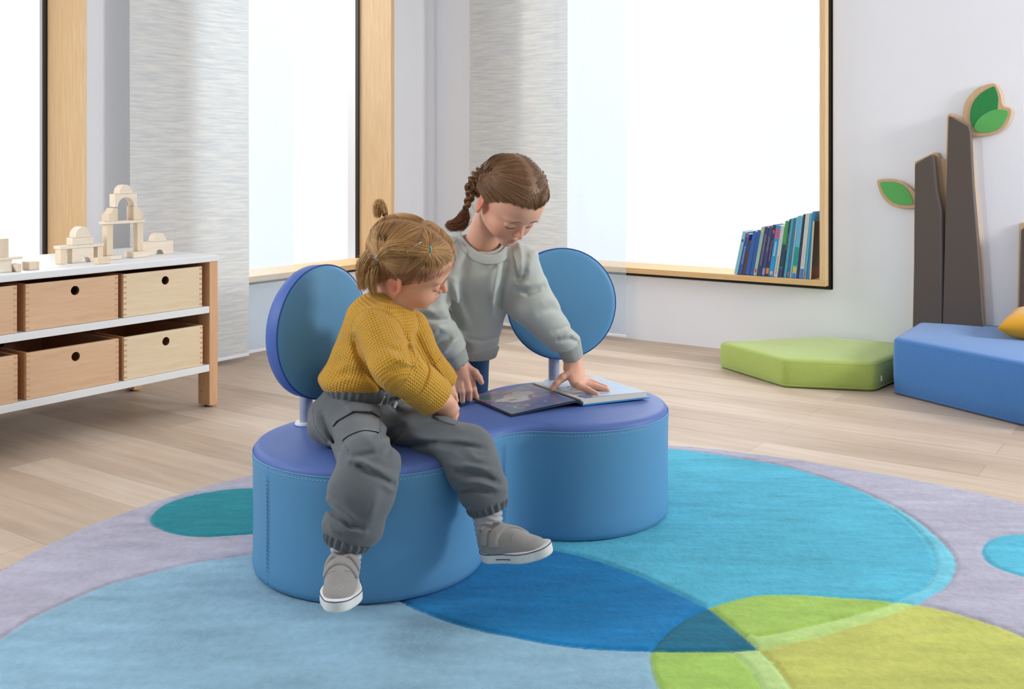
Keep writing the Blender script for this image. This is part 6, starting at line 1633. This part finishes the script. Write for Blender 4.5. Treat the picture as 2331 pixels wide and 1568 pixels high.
def left_page(U, V):                                      # abstract undersea picture
    c = Ln((74, 92, 150))*(1-V[:, None])+Ln((112, 86, 140))*V[:, None]
    c = np.where((V < .25)[:, None], c*(.55+1.8*V[:, None])+Ln((70, 110, 150))*(.45-1.8*V[:, None]).clip(0), c)
    r = np.random.RandomState(4)
    for i in range(26): c = blob(c, U, V, r.uniform(0, 1), r.uniform(.45, 1), r.uniform(.03, .10), r.uniform(.02, .07), [(150, 96, 140), (70, 120, 120), (196, 120, 110), (98, 140, 120), (80, 90, 170)][i % 5], r.uniform(0, 3), .2, i)
    c = blob(c, U, V, .62, .52, .22, .13, (206, 204, 200), .3, .14, 1); c = blob(c, U, V, .42, .66, .17, .12, (190, 186, 190), -.2, .16, 3)
    c = blob(c, U, V, .34, .86, .22, .08, (150, 142, 156), .0, .2, 2); c = blob(c, U, V, .60, .66, .10, .05, (214, 176, 120), .4, .2, 4); c = blob(c, U, V, .66, .50, .06, .03, (122, 122, 130), .2, .1, 5)
    c = stroke(c, U, V, [(.86, .34), (.80, .26), (.82, .18), (.74, .12)], .016, (150, 196, 70)); c = stroke(c, U, V, [(.80, .26), (.72, .28)], .013, (150, 196, 70))
    c = blob(c, U, V, .66, .20, .05, .035, (226, 116, 56), .3, .2, 2); c = blob(c, U, V, .56, .10, .03, .018, (214, 96, 70)); c = blob(c, U, V, .38, .20, .03, .016, (220, 130, 80))
    for i in range(14): a = .12+.018*i; c = stroke(c, U, V, [(a, .50-.004*i), (a+.012, .44-.004*i)], .006, (120, 170, 90) if i % 2 else (196, 170, 70))
    c = blob(c, U, V, .88, .80, .12, .10, (60, 120, 90), .4, .2, 7); c = blob(c, U, V, .70, .92, .10, .03, (200, 90, 100), .2, .1, 8)
    for i in range(40): c = blob(c, U, V, r.uniform(0, 1), r.uniform(0, .4), .004, .004, (30, 44, 80))
    return np.clip(c*.80+.07, 0, 1)  # paler overall: haze of the glossy paper mixed into the print colours
def right_page(U, V):                                     # pale sky with a dark form under the hand
    c = Ln((186, 208, 232))*(1-V[:, None]*.4)+Ln((214, 226, 238))*V[:, None]*.4
    c = blob(c, U, V, .12, .06, .10, .12, (120, 140, 180), .4, .2, 1); c = blob(c, U, V, .42, .52, .26, .11, (28, 28, 32), .12, .22, 2); c = stroke(c, U, V, [(.02, .62), (.12, .60), (.22, .56)], .016, (30, 30, 34)); c = stroke(c, U, V, [(.03, .54), (.14, .54), (.2, .50)], .012, (30, 30, 34))
    c = blob(c, U, V, .22, .36, .14, .035, (214, 160, 80), .1, .1, 3); c = blob(c, U, V, .12, .48, .05, .07, (236, 236, 236), .1, .1, 3); c = blob(c, U, V, .1, .26, .06, .03, (196, 130, 110), .2, .2, 2)
    r = np.random.RandomState(9)
    for i in range(16): c = blob(c, U, V, r.uniform(.5, .95), r.uniform(.5, .95), .006, .006, (60, 80, 110))
    for i in range(7): c = stroke(c, U, V, [(.25+.08*i, .20+.02*math.sin(i)), (.31+.08*i, .21+.02*math.sin(i))], .008, (236, 242, 248))
    return np.clip(c, 0, 1)
zr = lambda U, V: BZ0+.0188+.0022*np.sin(np.pi*np.clip(U, 0, 1))*np.exp(-2*U)-.004*np.exp(-(U/.03)**2)
page((gF+uu*.002, gB+uu*.002), (rF, rB), zr, right_page, 'right_page', openb)
# the left board slopes up to the gutter because the page block lifts it
zl = lambda U, V: BZ0+.0050+.0120*(1-U)**1.3+.002*np.sin(np.pi*U)-.006*np.exp(-(U/.035)**2)
page((gF, gB), (lF, lB), zl, left_page, 'left_page', openb)
nu = 30; Vb = []; Fb = []
for i in range(nu):
    t = i/(nu-1); f0 = gF*(1-t)+(lF+lu*ex)*t-vv*ex; b0 = gB*(1-t)+(lB+lu*ex)*t+vv*ex; z1 = float(zl(np.array([t]), 0)[0])-.0012; z0 = z1-.0026
    Vb += [np.array((*f0, z0)), np.array((*b0, z0)), np.array((*b0, z1)), np.array((*f0, z1))]
for i in range(nu-1):
    for k in range(4): Fb.append((i*4+k, i*4+(k+1) % 4, i*4+4+(k+1) % 4, i*4+4+k))
Fb += [(0, 1, 2, 3), tuple(len(Vb)-4+k for k in (3, 2, 1, 0))]
make('cover', to_room(np.array(Vb)), Fb, M['cover_dk'], openb, smooth=False)
mb = MB(); mb.tube(to_room(np.array([[*(gF-vv*ex), BZ0+.008], [*(gB+vv*ex), BZ0+.008]])), .0065, 10); build(mb, 'spine', M['cover_dk'], openb, smooth=True)
